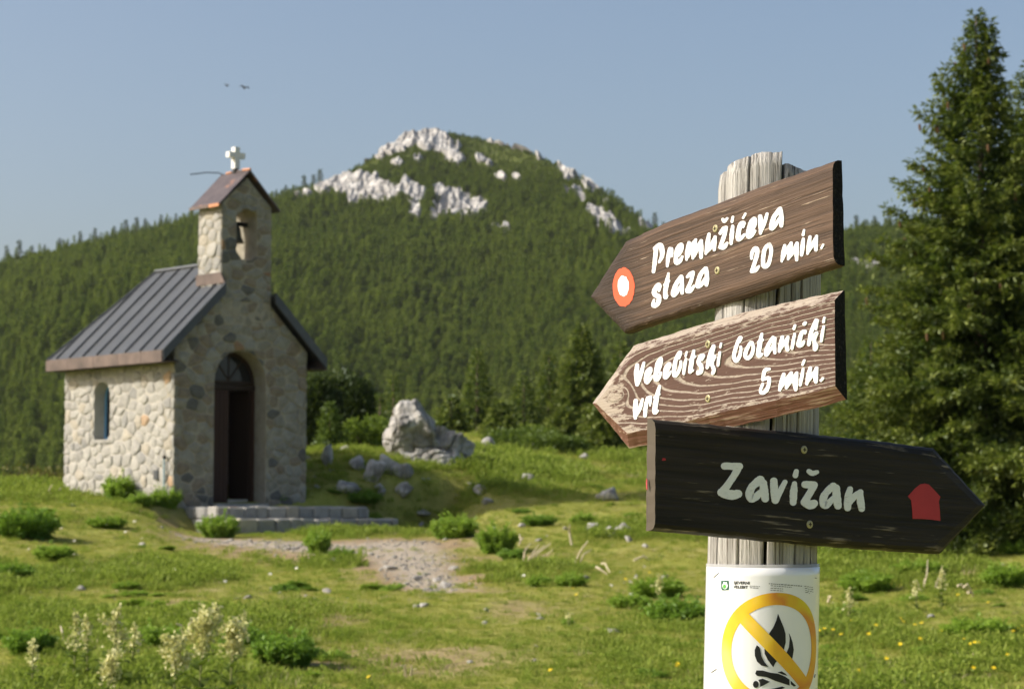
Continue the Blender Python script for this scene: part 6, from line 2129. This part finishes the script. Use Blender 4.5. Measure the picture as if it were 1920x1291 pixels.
straw('tuft of pale dry grass below the point of the black arrow', 1780, 1034, [(1774, 1036, 1790, 1004, 2.2), (1780, 1036, 1796, 1010, 2.2), (1786, 1036, 1792, 1000, 2.0), (1776, 1034, 1780, 1010, 1.6)], 12)
straw('pale bent stem just right of the poster', 1556, 1130, [(1550, 1132, 1556, 1118, 2.6), (1556, 1130, 1566, 1132, 2.2)], 13)
straw('tuft of dry grass in the foreground turf', 768, 1270, [(760, 1272, 752, 1246, 1.6), (764, 1272, 762, 1244, 1.6), (768, 1272, 772, 1246, 1.6), (772, 1272, 782, 1250, 1.4)], 14)

# small flowers, each one an individual
def flower_mesh(name, petal, centre, n, r_p, st):
    V, F = [], []
    Geo_ = Geo()
    for k_ in range(n):
        a = 2 * math.pi * k_ / n; da = math.pi / n * .85
        Geo_.add([(0, 0, st), (r_p * .7 * math.cos(a - da), r_p * .7 * math.sin(a - da), st + r_p * .18), (r_p * math.cos(a), r_p * math.sin(a), st + r_p * .28), (r_p * .7 * math.cos(a + da), r_p * .7 * math.sin(a + da), st + r_p * .18)], [(0, 1, 2, 3)])
    pet = Geo_.mesh('petals', petal)
    cen = Geo().tube([(0, 0, st), (0, 0, st + r_p * .2), (0, 0, st + r_p * .3)], [r_p * .3, r_p * .26, r_p * .1], 7).mesh('centre', centre)
    stm = Geo().tube([(0, 0, -.01), (.004, 0, st * .6), (0, 0, st)], .0022, 5).mesh('stem', M_VSTEM)
    return pet, cen, stm
M_YPET = plain('buttercup_petal', (.85, .62, .02), .5)
M_WPET = plain('daisy_petal', (.80, .80, .76), .6)
fy = flower_mesh('buttercup', M_YPET, M_YPET, 5, .019, .10)
fw = flower_mesh('daisy', M_WPET, M_YPET, 12, .024, .10)
def flower(name, label, group, parts, px, py, sd):
    p = hit(px, py)
    t = empty(name, p, (math.radians(rnd.uniform(15, 45)), rnd.uniform(-.3, .3), rnd.uniform(-.8, .8)))
    tag(t, label, 'flower', group)
    for nm, me_ in zip(('petals', 'centre', 'stem'), parts):
        obj(nm, me_, t)
YFL = [(1536, 1200), (1546, 1198), (1566, 1200), (1606, 1178), (1630, 1206), (1682, 1176), (1684, 1180), (1712, 1190), (1734, 1186), (1724, 1212), (1764, 1198), (1816, 1218), (1822, 1224), (1830, 1222), (1838, 1220), (1866, 1216), (1898, 1194), (1912, 1192), (1904, 1202), (1914, 1206),
       (1818, 1270), (1860, 1272), (1602, 1274), (1660, 1252), (1750, 1278), (1640, 1190), (1580, 1210), (1890, 1248), (1625, 1038), (1640, 1034), (1590, 1042), (1690, 1222), (1210, 1100), (1222, 1086), (1066, 1066), (1086, 1128), (1068, 1116), (1170, 1096), (1265, 1262), (1255, 1266), (1040, 1278), (706, 1288), (1800, 1130), (1860, 1145)]
for i, (a_, b_) in enumerate(YFL):
    side = 'right' if a_ > 1500 else 'left'
    flower('buttercup', 'tiny yellow buttercup in the turf %s of the post' % side, 'yellow buttercups %s of the post' % side, fy, a_, b_ + 2, i)
WFL = [(270, 1020), (205, 990), (142, 1024), (212, 1122), (300, 1055), (640, 1040), (700, 990), (950, 1020), (985, 1090), (1175, 1100), (1195, 1096), (1140, 1108), (1182, 1128), (1200, 1070), (255, 985), (60, 1040), (330, 1080), (420, 1100), (180, 1068), (120, 1000), (90, 985), (505, 1085), (560, 1075), (1000, 1165), (240, 1005)]
for i, (a_, b_) in enumerate(WFL):
    side = 'left' if a_ < 780 else 'centre right'
    flower('daisy', 'tiny white daisy in the %s meadow' % side, 'white daisies in the %s meadow' % side, fw, a_, b_ + 2, i)

# ------------------------------------------------------------------ turf
M_GRASS = leafmat('turf_grass', (.225, .295, .036), (.42, .41, .085), (.48, .45, .135), .48, True)
M_TALL = leafmat('meadow_herbs', (.165, .25, .03), (.27, .34, .05), (.35, .40, .075), .47, True)
def tuft(seed, n, h, w, spread, mat):
    r_ = np.random.RandomState(seed)
    V, F, T = [], [], []
    a = r_.uniform(0, 6.28, n); q_ = np.sqrt(r_.rand(n)) * spread
    b = np.stack([q_ * np.cos(a), q_ * np.sin(a), np.zeros(n)], -1)
    d = np.stack([np.cos(a + r_.normal(size=n)), np.sin(a + r_.normal(size=n)), np.zeros(n)], -1)
    ln = h * r_.uniform(.5, 1.2, n); lean = r_.uniform(.2, 1.1, n)
    sd = np.stack([-d[:, 1], d[:, 0], np.zeros(n)], -1)
    mid = b + d * (ln * lean * .25)[:, None] + np.array([0, 0, 1.]) * (ln * .55)[:, None]
    tp = b + d * (ln * lean * .7)[:, None] + np.array([0, 0, 1.]) * (ln * (1 - .25 * lean))[:, None]
    W = (w * r_.uniform(.7, 1.3, n))[:, None]
    V = np.stack([b - sd * W * .5, b + sd * W * .5, mid + sd * W * .45, tp, mid - sd * W * .45], 1).reshape(-1, 3)
    o_ = np.arange(n)[:, None] * 5
    F = [tuple(f) for k in range(n) for f in ((5 * k, 5 * k + 1, 5 * k + 2, 5 * k + 4), (5 * k + 4, 5 * k + 2, 5 * k + 3))]
    return mesh('tuft', V, F, mat, tip=np.tile([0, 0, .4, 1, .4], n))
srcs = [tuft(k_, 34, .040, .0055, .11, M_GRASS) for k_ in range(3)]
srcs += [tuft(10 + k_, 30, .095, .009, .09, M_TALL) for k_ in range(2)]
M_DRY = leafmat('dry_grass', (.40, .33, .16), (.52, .44, .24), (.60, .52, .32), .4, True)
V, F, T = leafy_blob(77, .11, .11, .08, 220, .022, .011, 5); srcs.append(mesh('low_herb', V, F, M_TALL, tip=T))
srcs += [HM['l', 0], HM['d', 1], HM['l', 2]]
srcs += [tuft(40 + k_, 16, .085, .004, .07, M_DRY) for k_ in range(2)]
R = np.random.RandomState(5)
N = 230000
y = 8 + 62 * R.rand(N) ** 1.15
x = R.uniform(-1, 1, N) * (.30 * y + 2.0)
dens = np.clip(1.2 - (y - 14) / 60, .35, 1)
bm_ = bare_mask(x, y)
ok = R.rand(N) < dens * np.clip(1.0 - 1.0 * bm_, .03, 1)
# keep clear of the chapel and its steps
c_, s_ = math.cos(CH_A), math.sin(CH_A)
lx = (x - CH_O.x) * c_ + (y - CH_O.y) * s_; ly = -(x - CH_O.x) * s_ + (y - CH_O.y) * c_
ok &= ~((lx > -.03) & (lx < CW + .1) & (ly > -.05) & (ly < CL + .1)) & ~((lx > .0) & (lx < 3.76) & (ly > -1.56) & (ly < 0))
x, y, bm_ = x[ok], y[ok], bm_[ok]
n = len(x)
big = fbm(xyz(x * .45, y * .3, 11.0), 3)
far = np.clip((y - 20) / 18, 0, 1)
rough_ = np.clip(big * 2.2 + .35 * far + .15 * (x > 2.5) - .05, 0, 1) * (R.rand(n) < .9)
turf = np.exp(-((x / y - .0) / .085) ** 2) * np.clip((27 - y) / 6, 0, 1)
pm_ = path_mask(x, y - 1.2) + path_mask(x, y)
rough_ = rough_ * (1 - .95 * turf) * np.clip(1 - pm_, 0, 1)
bank = np.clip(1 - np.hypot((x + 3.2) / 2.2, (y - 41) / 2.6), 0, 1)
rough_ = np.where(bank > 0, .12, rough_)
tallp = R.rand(n) < np.maximum(.06 + rough_ * .30, np.clip(bank, 0, .28))
pick = np.where(tallp, R.randint(3, 6, n), R.randint(0, 3, n))
size = np.where(tallp, R.uniform(.6, 1.2, n), R.uniform(.55, 1.15, n)) * (1 + .012 * (y - 14) + .7 * np.clip((y - 37) / 3, 0, 1)) * np.clip(.55 + .9 * rough_, .5, 1.35)
herb_ = R.rand(n) < .006 * np.clip(.5 + 2.2 * fbm(xyz(x * .5, y * .35, 21.0), 3), .05, 1.6) * (1 - .9 * turf) * np.clip(1 - pm_, 0, 1)
dry_ = R.rand(n) < .07 * np.clip(.4 + 2 * fbm(xyz(x * .6, y * .4, 33.0), 3), .05, 1.6)
pick = np.where(dry_, R.randint(9, 11, n), pick)
pick = np.where(herb_, R.randint(6, 9, n), pick)
size = np.where(herb_, R.uniform(.10, .34, n), size)
tint = np.clip(.50 - .8 * big + .35 * bm_ + .42 * fbm(xyz(x * .9, y * .6, 3.3), 3) + R.normal(size=n) * .16, 0, 1)
rot = np.stack([R.normal(size=n) * .12, R.normal(size=n) * .12, R.uniform(0, 6.28, n)], -1)
scatter('meadow_grass', np.stack([x, y, gh(x, y) - .004], -1), rot, np.stack([size * 1.15, size * 1.15, np.where(herb_, size * .6, size)], -1), tint, pick, srcs,
        label='short sunlit grass and herbs covering the meadow', cat='grass')

# ================================================================== TWO BIRDS IN THE SKY
M_BIRD = plain('dark_bird', (.05, .048, .045), .8)
def bird(label, px, py, Y, span, bank, seed):
    p = P(px, py, Y)
    t = empty('bird', p, (bank, .1, .5))
    tag(t, label, 'bird', 'birds in the sky')
    obj('body', Geo().tube([(0, -.09 * span / .4, 0), (0, -.05, .005), (0, .03, 0), (0, .12 * span / .4, -.004)], [.006, .026, .022, .004], 8).mesh('body', M_BIRD, True), t)
    for s_ in (-1, 1):
        V = [(s_ * .01, -.03, .01), (s_ * .01, .04, .01), (s_ * span * .28, .03, .05), (s_ * span * .28, -.04, .055), (s_ * span * .5, .05, .02)]
        V += [(a, b, c - .006) for a, b, c in V]
        obj('wing', Geo().add(V, [(0, 1, 2, 3), (3, 2, 4), (8, 7, 6, 5), (9, 7, 8), (0, 3, 8, 5), (1, 0, 5, 6), (2, 1, 6, 7), (4, 2, 7, 9), (3, 4, 9, 8)]).mesh('wing', M_BIRD), t)
bird('tiny dark bird high in the sky, left of its longer neighbour', 425, 161, 60, .16, .3, 1)
bird('dark bird gliding in the sky, right one of the pair', 459, 165, 60, .34, -.2, 2)

# ================================================================== AIR
m = bpy.data.materials.new('thin_summer_haze'); m.use_nodes = True
nt = m.node_tree; nt.nodes.clear()
pv = nt.nodes.new('ShaderNodeVolumePrincipled'); mo = nt.nodes.new('ShaderNodeOutputMaterial')
pv.inputs['Color'].default_value = (.92, .95, 1.0, 1)
pv.inputs['Density'].default_value = 0.00006
pv.inputs['Anisotropy'].default_value = 0.2
nt.links.new(pv.outputs[0], mo.inputs['Volume'])
hz = obj('haze', Geo().box((-1250, -60, -12), (1250, 1600, 150)).mesh('haze', m))
tag(hz, 'thin pale summer haze in the air over the valley', 'haze', None, 'stuff')
cy.volume_bounces = 0
